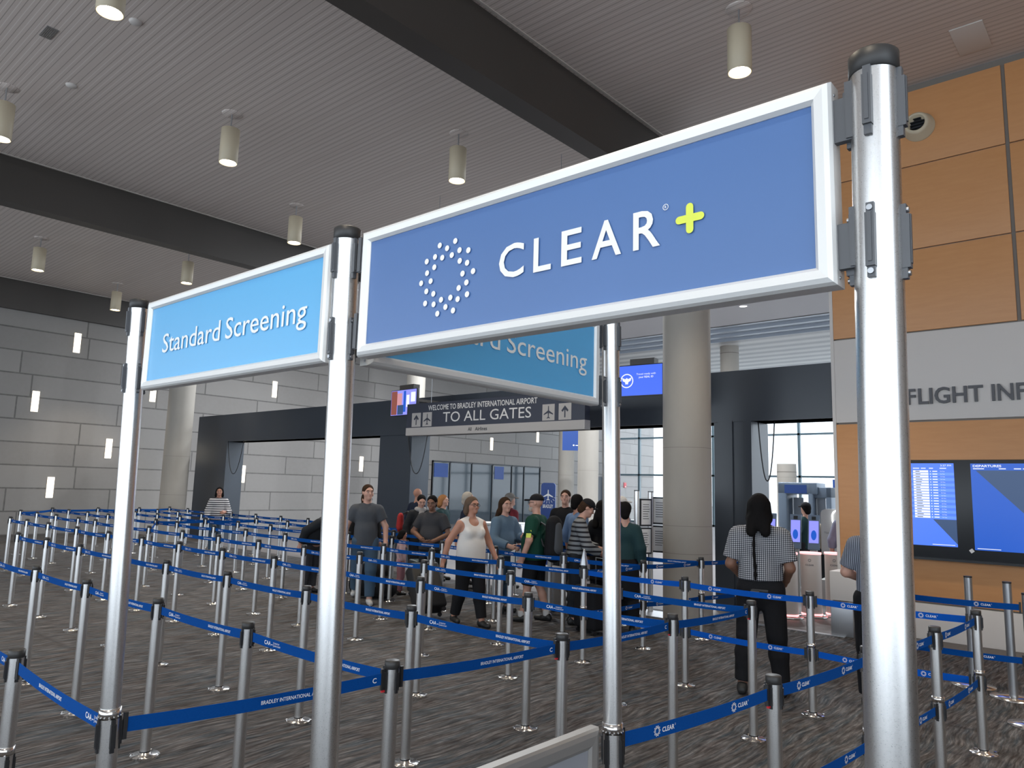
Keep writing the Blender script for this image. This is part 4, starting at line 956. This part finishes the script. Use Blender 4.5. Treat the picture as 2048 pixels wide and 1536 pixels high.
def person(label, x, y, head, h, skin='light', hair='brown', style='short', shirt='grey', sleeve=.55, pants='jeans', shorts=None, shoes='shoe_b', arms=None, feet=None, fat=1.0, w=1.0, turn=0.0, nod=0.0, bend=0.0, vox=.011, face=True, cap=None, glasses=False, tank=False, loose=.012, skirt=None, group=None, beard=None, scarf=None, braid=False, hem=.85, waist=.985):
    """local frame: +Y ahead, +X right hand side, 1.75 tall; scaled to h"""
    s = h/1.75; bd = math.radians(bend)
    def B(p):                                  # forward bend about the hips
        p = np.array(p, float)
        if bend and p[2] > .95:
            q = p[1], p[2]-.95; p = V3(p[0], q[0]*math.cos(bd)+q[1]*math.sin(bd), .95+q[1]*math.cos(bd)-q[0]*math.sin(bd))
        return p
    neck = B((0, -.005, 1.47)); ta, na = math.radians(turn), math.radians(nod+bend*.6)
    Rz = np.array([[math.cos(ta), -math.sin(ta), 0], [math.sin(ta), math.cos(ta), 0], [0, 0, 1]]); Rx = np.array([[1, 0, 0], [0, math.cos(-na), -math.sin(-na)], [0, math.sin(-na), math.cos(-na)]])
    RM = Rz@Rx
    def HD(px, py, pz): return neck+RM@V3(px, py+.005, pz-1.47)
    sw = .163*w
    sh = {sd: B((sd*sw, -.01, 1.372)) for sd in (-1, 1)}
    arms = arms or {}
    EL, WR = {}, {}
    for sd, nm in ((-1, 'L'), (1, 'R')):
        e, q = arms.get(nm, ((sd*(.245*w+.02*(fat-1)), -.045, 1.13), (sd*(.265*w+.03*(fat-1)), .02, .885)))
        EL[sd], WR[sd] = (B(e) if nm not in arms else np.array(e, float)), (B(q) if nm not in arms else np.array(q, float))
    feet = feet or {}
    AN, KN = {}, {}
    for sd, nm in ((-1, 'L'), (1, 'R')):
        k, a = feet.get(nm, ((sd*.10, .015, .50), (sd*.105, -.02, .085))); KN[sd], AN[sd] = np.array(k, float), np.array(a, float)
    hip = {sd: V3(sd*.092*w, 0, .91) for sd in (-1, 1)}
    def torso(f, hipz=.90):
        f.cone(B((0, 0, hipz)), B((0, .012*fat, 1.08)), .150*fat*w, .138*fat*w, .05, .72)
        f.cone(B((0, .012*fat, 1.08)), B((0, .0, 1.30)), .138*fat*w, .150*w, .05, .70)
        f.cone(B((-.07*w, -.005, 1.325)), B((.07*w, -.005, 1.325)), .094, .094, .05, .85)
        for sd in (-1, 1): f.cone(B((sd*.03, -.012, 1.445)), sh[sd]+V3(0, 0, .006), .034, .046, .04)
    def arm_u(f, fr=1.0, g=0, clip=False, r0=.054, r1=.043):
        for sd in (-1, 1):
            f.cone(sh[sd], sh[sd]+(EL[sd]-sh[sd])*min(fr, 1), r0*(.6+.4*fat)+g, (r0+(r1-r0)*min(fr, 1))*(.6+.4*fat)+g, .03, 1, clip and fr <= 1)
            if fr > 1: f.cone(EL[sd], EL[sd]+(WR[sd]-EL[sd])*(fr-1), r1*(.7+.3*fat)+g, .034+g, .025, 1, clip)
    def legs(f, fr=2.0, g=0, clip=False, wide=0):
        for sd in (-1, 1):
            f.cone(hip[sd], hip[sd]+(KN[sd]-hip[sd])*min(fr, 1), .092*(.5+.5*fat)+g, (.060 if fr >= 1 else .075)+g+wide, .03, 1, clip and fr <= 1)
            if fr > 1:
                md = KN[sd]+(AN[sd]-KN[sd])*.35+V3(0, -.018, 0)
                f.cone(KN[sd], md, .056+g, .055+g+wide, .025); f.cone(md, AN[sd]+(KN[sd]-AN[sd])*(2-fr), .055+g+wide, .037+g+wide*1.3, .025, 1, clip)
    # body
    f = Field(vox); torso(f); arm_u(f, 2.0); legs(f)
    f.cone(neck+V3(0, -.01, -.04), HD(0, .0, 1.58), .060, .054, .03)
    f.ell(HD(0, -.005, 1.658), (.077, .094, .092), .02, RM); f.cone(HD(0, .035, 1.60), HD(0, .052, 1.567), .060, .046, .03)
    f.cone(HD(0, .075, 1.555), HD(0, .082, 1.548), .024, .020, .02)
    if face:
        f.cone(HD(0, .088, 1.645), HD(0, .108, 1.612), .009, .013, .012); f.cone(HD(-.04, .078, 1.665), HD(.04, .078, 1.665), .013, .013, .02)
        for sd in (-1, 1): f.ell(HD(sd*.079, -.008, 1.63), (.010, .020, .030), .008, RM); f.ell(HD(sd*.042, .066, 1.605), (.025, .02, .022), .02, RM)
        f.ell(HD(0, .088, 1.582), (.022, .010, .010), .012, RM)
    for sd in (-1, 1):
        d = WR[sd]-EL[sd]; d /= np.linalg.norm(d); inw = V3(-sd, .15, 0); n = inw-d*(inw@d); n /= np.linalg.norm(n); a = np.cross(d, n)*sd
        f.cone(WR[sd], WR[sd]+d*.075+a*.016, .026, .024, .02); f.cone(WR[sd], WR[sd]+d*.075-a*.018, .026, .023, .02)
        for k_, (of, ln) in enumerate(((.031, .072), (.011, .082), (-.010, .077), (-.030, .060))):
            b0 = WR[sd]+d*.085+a*of; b1 = b0+d*ln*.55+n*.010; b2 = b1+d*ln*.32+n*ln*.42
            f.cone(b0, b1, .0105, .0095, .006); f.cone(b1, b2, .0095, .008, .005)
        t0 = WR[sd]+d*.03+a*.028; t1 = t0+d*.035+a*.026+n*.008; f.cone(t0, t1, .013, .011, .012); f.cone(t1, t1+d*.034+n*.008, .011, .009, .006)
        toe = V3(0, .155, 0); A = AN[sd]
        f.cone(A, V3(A[0], A[1], A[2]-.03), .04, .038, .02); f.cone((A[0], A[1]-.03, A[2]-.05), (A[0]+sd*.02, A[1]+.14, A[2]-.058), .034, .026, .02)
    root = obj('person', qmesh('body', *f.mesh(), SK[skin], s)); root.location = (x, y, 0); root.rotation_euler = (0, 0, math.radians(head-90))
    tag(root, label, 'person', group)
    def child(nm, fld, m, grow=0.0):
        Vv, Qq = fld.mesh(grow)
        return obj(nm, qmesh(nm, Vv, Qq, m, s), root) if len(Qq) else None
    # trousers
    f = Field(vox); f.cone((0, 0, .90), (0, .005, .99), .152*fat*w, .146*fat*w, .05, .74); legs(f, shorts or 1.93, .014, True, .012 if not skirt else .03)
    if skirt: f.cone((0, 0, .95), (0, 0, skirt), .16*fat*w, .2*w, .04, .8, True)
    f.cut(lambda X, Y, Z: Z-waist); child('trousers', f, C[pants], .004)
    # shirt
    f = Field(vox); torso(f, .88); f.cone((0, 0, .86), B((0, .012, 1.06)), .160*w*(.35+.65*fat), .142*fat*w, .05, .80)
    if tank:
        for sd in (-1, 1): f.cut(lambda X, Y, Z, c=sh[sd]: .088-np.sqrt((X-c[0]-.03*np.sign(c[0]))**2+(Y-c[1])**2*.6+(Z-c[2]+.03)**2))
        f.cut(lambda X, Y, Z: .105-np.sqrt(X**2+(Y-.14)**2*.7+(Z-1.455)**2))
        for sd in (-1, 1): f.ell(B((sd*.075, .105, 1.265)), (.072, .06, .065), .05)
    else: arm_u(f, sleeve, .012+loose*.5, True)
    f.cut(lambda X, Y, Z: hem-Z); nk = neck+V3(0, 0, .012)
    f.cut(lambda X, Y, Z: (Z-nk[2])*math.cos(bd)+(Y-nk[1])*math.sin(bd)); child('shirt', f, C[shirt], loose)
    if scarf:
        f = Field(vox); 
        for i in range(10):
            a0, a1 = 2*PI*i/10, 2*PI*(i+1)/10; f.cone(neck+V3(.075*math.cos(a0), .07*math.sin(a0)+.01, .0), neck+V3(.075*math.cos(a1), .07*math.sin(a1)+.01, .0), .042, .042, .02)
        f.cone(neck+V3(0, .1, -.02), neck+V3(.02, .13, -.18), .05, .06, .03, .6); child('scarf', f, C[scarf])
    # shoes
    for sd in (-1, 1):
        A = AN[sd]; f = Field(vox); f.cone((A[0], A[1]-.045, A[2]-.045), (A[0]+sd*.022, A[1]+.155, A[2]-.052), .043, .036, .02); f.cone((A[0], A[1]-.02, A[2]-.02), (A[0], A[1]+.04, A[2]-.04), .047, .04, .02)
        z0 = A[2]-.085; f.cut(lambda X, Y, Z, z0=z0: z0-Z); child('shoe', f, M[shoes])
    # hair
    f = Field(vox)
    if style != 'bald':
        f.ell(HD(0, -.016, 1.676), (.086, .100, .088), .02, RM)
        fr_ = {'short': .012, 'crop': .004}.get(style, .02)
        f.cone(HD(0, -.05, 1.62), HD(0, -.065, 1.575), .074, .06, .03)
        if style in ('bob', 'long', 'hood'):
            z1 = {'bob': 1.55, 'long': 1.36, 'hood': 1.42}[style]
            for sd in (-1, 1): f.cone(HD(sd*.062, -.025, 1.66), HD(sd*.078, -.04, max(z1, 1.53)), .040, .040, .03); 
            f.cone(HD(0, -.055, 1.65), HD(0, -.09, max(z1, 1.50)), .075, .072, .04)
            if z1 < 1.5:
                for sd in (-1, 1): f.cone(HD(sd*.05, -.085, 1.52), B((sd*.06, -.14, z1)), .055, .045, .03)
        if style == 'bun': f.ell(HD(0, -.10, 1.70), (.045, .045, .04), .02)
        fc = HD(0, .105, 1.605); zt = HD(0, .075, 1.705); up = RM@V3(0, .55, -1.0); up /= np.linalg.norm(up)
        f.cut(lambda X, Y, Z: np.minimum(.085-np.sqrt((X-fc[0])**2+(Y-fc[1])**2+((Z-fc[2])*.72)**2), 1)); child('hair', f, H[hair])
    if beard:
        f = Field(vox); f.cone(HD(0, .045, 1.575), HD(0, .075, 1.545), .052, .034, .03); f.cut(lambda X, Y, Z: (Z-HD(0, 0, 1.592)[2])); child('beard', f, H[beard], .004)
    if cap:
        f = Field(vox); f.ell(HD(0, -.01, 1.685), (.090, .106, .085), .02, RM); pz = HD(0, 0, 1.672); upv = RM@V3(0, 0, 1)
        f.cut(lambda X, Y, Z: -((X-pz[0])*upv[0]+(Y-pz[1])*upv[1]+(Z-pz[2])*upv[2])); child('cap', f, C[cap])
        f = Field(vox); f.cone(HD(-.035, .09, 1.68), HD(-.03, .155, 1.668), .03, .02, .02); f.cone(HD(.035, .09, 1.68), HD(.03, .155, 1.668), .03, .02, .02); f.cone(HD(0, .09, 1.682), HD(0, .165, 1.668), .03, .02, .02)
        p0 = HD(0, .09, 1.688); p1 = HD(0, .09, 1.672); f.cut(lambda X, Y, Z: np.maximum((Z-p0[2]), (p1[2]-.012-Z))); child('cap_brim', f, C[cap])
    if face:
        for sd in (-1, 1):
            c_ = HD(sd*.033, .083, 1.640)*s; e = MB().ell(c_, .0105*s, .007*s, .006*s, 10).build('eye', M['eyew'], root)
            c_ = HD(sd*.033, .090, 1.640)*s; MB().ell(c_, .006*s, .004*s, .006*s, 8).build('iris', M['eye'], e)
            if hair: MB().tube([HD(sd*.016, .095, 1.662)*s, HD(sd*.035, .094, 1.667)*s, HD(sd*.054, .080, 1.660)*s], .0045*s, 6).build('eyebrow', H[hair], root)
        MB().tube([HD(-.024, .091, 1.584)*s, HD(0, .1, 1.583)*s, HD(.024, .091, 1.584)*s], [.003*s, .006*s, .003*s], 6).build('mouth', M['lip'], root)
    if glasses:
        mb = MB()
        for sd in (-1, 1):
            cc = HD(sd*.034, .105, 1.638); ux = RM@V3(1, 0, 0); uz = RM@V3(0, 0, 1)
            mb.tube([(cc+ux*.025*math.cos(2*PI*i/14)+uz*.018*math.sin(2*PI*i/14))*s for i in range(15)], .0028*s, 5)
            mb.tube([HD(sd*.06, .1, 1.645)*s, HD(sd*.083, .02, 1.645)*s, HD(sd*.083, -.02, 1.635)*s], .0028*s, 5)
        mb.tube([HD(-.01, .108, 1.642)*s, HD(.01, .108, 1.642)*s], .0025*s, 5); mb.build('glasses', M['black'], root)
    if braid:
        pts = [HD(-.025, -.095, 1.58), HD(-.03, -.10, 1.52), B((-.04, -.135, 1.40)), B((-.04, -.15, 1.25)), B((-.03, -.14, 1.10)), B((-.03, -.15, .98))]
        P_ = []
        for i in range(len(pts)-1):
            for q in range(6): P_.append((pts[i]+(pts[i+1]-pts[i])*q/6)*s)
        MB().tube(P_, [(.013+.003*math.sin(i*1.7))*s for i in range(len(P_))], 8).build('braid', H[hair], root)
    return root, HD, B, s
def attach(root, name, mb, m): return mb.build(name, m, root)

# --- near and middle figures
rt, HD_, B_, s_ = person('person seen from behind in a black and white checked shirt, dark hair and long braid', -1.33, 5.72, 108, 1.79, 'brown', 'black', 'hood', 'check', .82, 'black', w=1.10, vox=.009, fat=1.0, loose=.018, braid=True, hem=.99, waist=1.05,
    arms={'L': ((-.255, -.04, 1.12), (-.20, .14, 1.02)), 'R': ((.255, -.04, 1.11), (.21, .15, .99))}, feet={'L': ((-.13, .01, .50), (-.165, -.03, .085)), 'R': ((.13, .01, .50), (.165, .03, .085))}, face=False)
attach(rt, 'belt', MB().lathe([(.168, .90), (.172, .905), (.172, .935), (.168, .94)], n=40, sy=.78), M['black']); attach(rt, 'radio', MB().bbox(-.075, -.19, .865, .005, -.14, .93, .008), M['clip'])
rt, HD_, B_, s_ = person('walking woman in a white tank top and black trousers with short ash hair', -5.42, 6.10, -18, 1.65, 'tan', 'ash', 'bob', 'white', 0, 'black', w=1.08, fat=1.20, tank=True, hem=.895, vox=.009, turn=8, glasses=True, loose=.012,
    arms={'L': ((-.30, -.03, 1.13), (-.37, .07, .90)), 'R': ((.30, -.10, 1.13), (.36, -.12, .87))}, feet={'L': ((-.10, .10, .50), (-.12, .16, .085)), 'R': ((.10, -.04, .50), (.12, -.20, .11))})
rt, HD_, B_, s_ = person('young man in a plain grey t-shirt and blue jeans, walking, looking to the right', -7.72, 6.16, -38, 1.77, 'light', 'brown', 'short', 'grey', .62, 'jeans', w=1.04, fat=.95, vox=.009, turn=20, shoes='shoe_w', loose=.016,
    arms={'R': ((.29, -.05, 1.13), (.31, .03, .88)), 'L': ((-.29, .0, 1.13), (-.30, .10, .90))}, feet={'R': ((.11, -.06, .50), (.12, -.30, .17)), 'L': ((-.10, .10, .50), (-.10, .12, .085))})
attach(rt, 'wristband', MB().lathe([(.034*s_, -.01), (.037*s_, -.01), (.037*s_, .01), (.034*s_, .01)], (-.30*s_, .085*s_, .925*s_), n=16), M['shoe_w'])
rt, HD_, B_, s_ = person('man in a dark green shirt and black cap wearing a backpack, facing left', -5.06, 7.00, 200, 1.70, 'light', 'white', 'bald', 'green', .75, 'black', shorts=1.0, w=1.12, fat=1.30, cap='black', glasses=True, beard='white', vox=.009, shoes='shoe_b', loose=.018,
    arms={'L': ((-.32, -.02, 1.13), (-.33, .07, .88)), 'R': ((.30, -.02, 1.13), (.32, .05, .88))}, feet={'L': ((-.12, .06, .50), (-.12, .14, .085)), 'R': ((.12, -.02, .50), (.13, -.14, .085))})
attach(rt, 'sleeve_patch', MB().obox((-.335*s_, -.02*s_, 1.215*s_), (.97, .1, -.2), (0, 1, 0), (.2, 0, .97), .018, .035, .05), M['lime'])
for sd in (-1, 1):
    a = (-.12, .14) if sd < 0 else (.13, -.14)
    attach(rt, 'sock', MB().lathe([(.046, .07), (.05, .14), (.047, .15)], (a[0]*s_, a[1]*s_, 0), n=16), M['shoe_w'])
person('man in a black top with glasses and shaved head, behind the young man in grey', -8.75, 6.95, -5, 1.63, 'light', 'brown', 'crop', 'black', 1.9, 'jeans', w=1.1, fat=1.15, glasses=True, turn=0)
person('bent figure in a dark jacket, mostly hidden behind the middle tall post', -9.12, 6.15, 15, 1.60, 'light', 'brown', 'short', 'dark', 1.95, 'charcoal', w=1.1, fat=1.2, bend=48)
person('bald man in a navy jacket seen from behind, before the left totem sign', -10.2, 9.4, 80, 1.72, 'tan', 'white', 'bald', 'navy', 1.95, 'dark', w=1.12, fat=1.15, face=False)
rt, HD_, B_, s_ = person('dark haired woman in a dark jacket and grey scarf, looking down', -8.60, 8.05, -25, 1.62, 'light', 'black', 'bun', 'dark', 1.95, 'dark', w=1.0, fat=1.1, nod=22, scarf='scarf', turn=-5)
person('small child in a pink striped top and pink trousers', -8.08, 7.2, 60, 1.04, 'tan', 'black', 'bob', 'stripe_p', 1.8, 'pink', w=.95, fat=1.0, vox=.014, nod=10)
person('man in a charcoal t-shirt with his hands together at his waist', -7.26, 7.1, -62, 1.63, 'brown', 'black', 'crop', 'charcoal', .7, 'dark', w=1.12, fat=1.12, nod=14, arms={'R': ((.32, .02, 1.14), (.10, .21, 1.03)), 'L': ((-.32, .02, 1.12), (-.10, .20, 1.00))})
person('traveller with blond hair in dark clothes, turned away to the right', -9.05, 9.05, 20, 1.61, 'light', 'blond', 'bob', 'dkgreen', 1.9, 'dark', w=1.0, fat=1.05)
person('traveller in a pale top with bare arms, beside the blond one', -8.35, 9.0, -20, 1.45, 'light', 'brown', 'short', 'lav', .5, 'dark', w=.95)
person('white haired man in a navy jacket behind the woman in white', -7.6, 8.25, 35, 1.69, 'light', 'white', 'short', 'navy', 1.95, 'dark', w=1.1, fat=1.15, face=False)
rt, HD_, B_, s_ = person('long haired woman in a denim jacket looking right, holding a phone', -5.85, 7.25, -8, 1.64, 'light', 'brown', 'long', 'denim', 1.85, 'jeans', w=1.02, fat=1.12, turn=-6, arms={'L': ((-.26, .06, 1.12), (-.12, .30, 1.16)), 'R': ((.27, .06, 1.10), (.16, .32, 1.02))})
tag(MB().obox((-5.85+.34*.94, 7.25+.06, 1.19), (1, -.1, .15), (0, 1, 0), (-.3, 0, 1), .008, .036, .075).build('phone', M['scrwhite']), 'pale phone held by the woman in the denim jacket', 'phone')
person('man in a dark red shirt and pale cap, behind the denim jacket', -7.55, 9.3, 70, 1.68, 'light', 'grey', 'short', 'red', .8, 'dark', w=1.1, fat=1.15, cap='khaki', face=False)
person('tall dark haired man in black, facing this way behind the striped shirt', -6.06, 9.0, -75, 1.77, 'light', 'brown', 'short', 'black', 1.9, 'dark', w=1.1, turn=10)
person('man in a grey striped shirt and black cap leaning down to the right', -4.58, 7.28, 40, 1.68, 'light', 'brown', 'short', 'stripe_g', 1.8, 'dark', w=1.05, fat=1.05, cap='black', bend=9, nod=24, arms={'L': ((-.26, .16, 1.08), (-.16, .38, 1.02)), 'R': ((.27, .15, 1.08), (.18, .36, .98))})
person('man in a light blue shirt seen from behind, dark cropped hair', -5.28, 8.28, 70, 1.71, 'tan', 'black', 'short', 'blue', 1.5, 'charcoal', w=1.05, face=False)
person('woman with long black hair in a black coat, left of the slim tall post', -4.66, 8.05, 95, 1.64, 'light', 'black', 'long', 'black', 1.95, 'black', w=.95, fat=1.05, skirt=.55, face=False)
person('traveller in a pale cap and blue top half hidden by the slim tall post', -4.95, 9.0, 60, 1.69, 'light', 'brown', 'short', 'lav', 1.5, 'dark', cap='white', face=False)
person('traveller in a dark green coat right of the slim tall post', -3.80, 7.3, 120, 1.64, 'light', 'black', 'short', 'dkgreen', 1.95, 'black', w=.88, fat=1.0, skirt=.5, face=False)
person('small distant traveller in white in front of the far column', -8.55, 12.3, -80, 1.62, 'light', 'black', 'short', 'white', .8, 'dark', w=1.0, vox=.015)
person('woman in a striped sweater with long dark hair, alone at the far left', -16.0, 8.1, -20, 1.60, 'tan', 'black', 'long', 'stripe_w', 1.75, 'jeans', w=1.0, fat=1.15, turn=-10, loose=.020, arms={'L': ((-.25, .05, 1.12), (-.12, .25, 1.10)), 'R': ((.25, .0, 1.12), (.28, .10, .92))})
person('officer in a pale striped shirt and dark trousers, half hidden by the near right post', -0.42, 6.05, 100, 1.74, 'light', 'brown', 'short', 'stripe_v', .8, 'black', w=.95, face=False, arms={'L': ((-.25, .02, 1.13), (-.14, .22, 1.06)), 'R': ((.24, .04, 1.13), (.12, .22, 1.06))}, shoes='shoe_b')
person('officer in dark green with a cap, among the slanted kiosks', -3.66, 13.4, 150, 1.66, 'light', 'black', 'short', 'dkgreen', .8, 'dark', cap='black', face=False, vox=.013)
person('traveller in tan behind the white gate', -3.14, 13.0, 100, 1.55, 'light', 'black', 'short', 'tan', 1.9, 'dark', face=False, vox=.013)
person('officer in a pale blue grey shirt at the edge of the orange wall', -2.26, 11.4, 100, 1.72, 'light', 'brown', 'short', 'lav', 1.5, 'dark', w=1.05, face=False, vox=.013)

# ------------------------------------------------------------------ luggage
def backpack(label, loc, rz, m1, m2, sc=1.0):
    t = thing('backpack', label, 'backpack', loc, rz)
    f = Field(.012); f.cone((0, 0, -.16), (0, 0, .16), .13, .11, .05, .75); V_, Q_ = f.mesh(); obj('bag', qmesh('bag', V_, Q_, m1, sc), t)
    f = Field(.010); f.cone((0, .075, -.12), (0, .065, .14), .075, .055, .03, .6); V_, Q_ = f.mesh(); obj('front_pocket', qmesh('front_pocket', V_, Q_, m2, sc), t)
    mb = MB()
    for sd in (-1, 1): mb.tube([(sd*.07, -.07, .15), (sd*.08, -.16, .20), (sd*.085, -.22, .1), (sd*.08, -.12, -.1), (sd*.07, -.07, -.14)], .014, 6)
    mb.build('strap', M['black'], t)
backpack('grey and black backpack on the man in green', (-4.74, 7.00, 1.13), math.radians(-95), C['black'], C['grey'], 1.12)
backpack('red shoulder bag on the woman with the scarf', (-8.90, 7.85, 1.12), math.radians(120), cloth('cloth_red_bag', (.35, .03, .03)), cloth('cloth_red_pocket', (.30, .03, .03)), .62)
def suitcase(label, x, y, rz, m, w=.42, d=.24, h=.62, tilt=0, handle=.40, ribs=True):
    t = thing('suitcase', label, 'suitcase', (x, y, 0), rz); t.rotation_euler = (0, tilt, rz); t.location.z = .0+abs(math.sin(tilt))*w/2
    MB().bbox(-w/2, -d/2, .06, w/2, d/2, .06+h, .035).build('shell', m, t)
    mb = MB()
    for i in range(5): mb.bbox(-w/2+.05+i*(w-.1)/4-.008, -d/2-.006, .12, -w/2+.05+i*(w-.1)/4+.008, -d/2+.01, h, .003)
    if ribs: mb.build('rib', m, t)
    for sx in (-1, 1):
        for sy in (-1, 1): MB().cyl((sx*(w/2-.05)-.012, sy*(d/2-.05), .03), (sx*(w/2-.05)+.012, sy*(d/2-.05), .03), .03, n=16).build('wheel', M['black'], t)
    MB().tube([(-.10, d/2-.04, .05+h), (-.10, d/2-.04, h+handle), (.10, d/2-.04, h+handle), (.10, d/2-.04, .05+h)], .009, 8).build('pull_handle', M['steel'], t)
    return t
suitcase('grey ribbed suitcase beside the woman in the denim jacket', -5.5, 7.95, -.3, mat('grey_shell', (.20, .20, .21), .4), h=.58)
suitcase('dark green ribbed suitcase beside the child', -7.75, 7.3, -.4, mat('green_shell', (.014, .04, .045), .45), h=.52)
t = suitcase('black soft suitcase with silver handles in front of the black coat', -4.05, 6.95, -.35, C['black'], w=.46, d=.30, h=.52, tilt=.0, ribs=False)
suitcase('tilted black suitcase pulled along behind the woman in white', -6.02, 6.0, math.radians(-20), mat('black_shell', (.012, .012, .013), .5), w=.26, d=.42, h=.66, tilt=-.62, handle=.30, ribs=False)
t = thing('duffel_bag', 'heaped dark bags behind the young man in grey, beside the child', 'bag', (-8.05, 6.62, 0), .3)
f = Field(.014); f.cone((-.25, 0, .2), (.25, 0, .18), .18, .17, .06); f.cone((-.1, .05, .45), (.15, .03, .42), .15, .13, .06); f.cut(lambda X, Y, Z: -Z+.002)
V_, Q_ = f.mesh(); obj('bag', qmesh('bag', V_, Q_, C['black'], 1), t)
MB().tube([(-.2, -.15, .2), (-.15, -.2, .5), (.0, -.15, .6), (.12, -.18, .45), (.15, -.17, .2)], .016, 6).build('strap', C['khaki'], t)
tag(MB().prism([(-.06, -.10), (.06, -.10), (.06, .10), (-.06, .10)], (-5.40, 6.93, .82), Vector((.9, -.3, .3)).normalized(), UZ, .004).build('paper_sheet', M['white']), 'folded white paper held by the man in green', 'paper')
t = thing('paper_cone', 'small grey cone standing on the stanchion before the black coat', 'cone', (-3.15, 5.48, 1.0))
MB().lathe([(.045, 0), (.045, .004), (.012, .15), (.008, .165), (0, .165)], n=20).build('body', M['steel'], t)
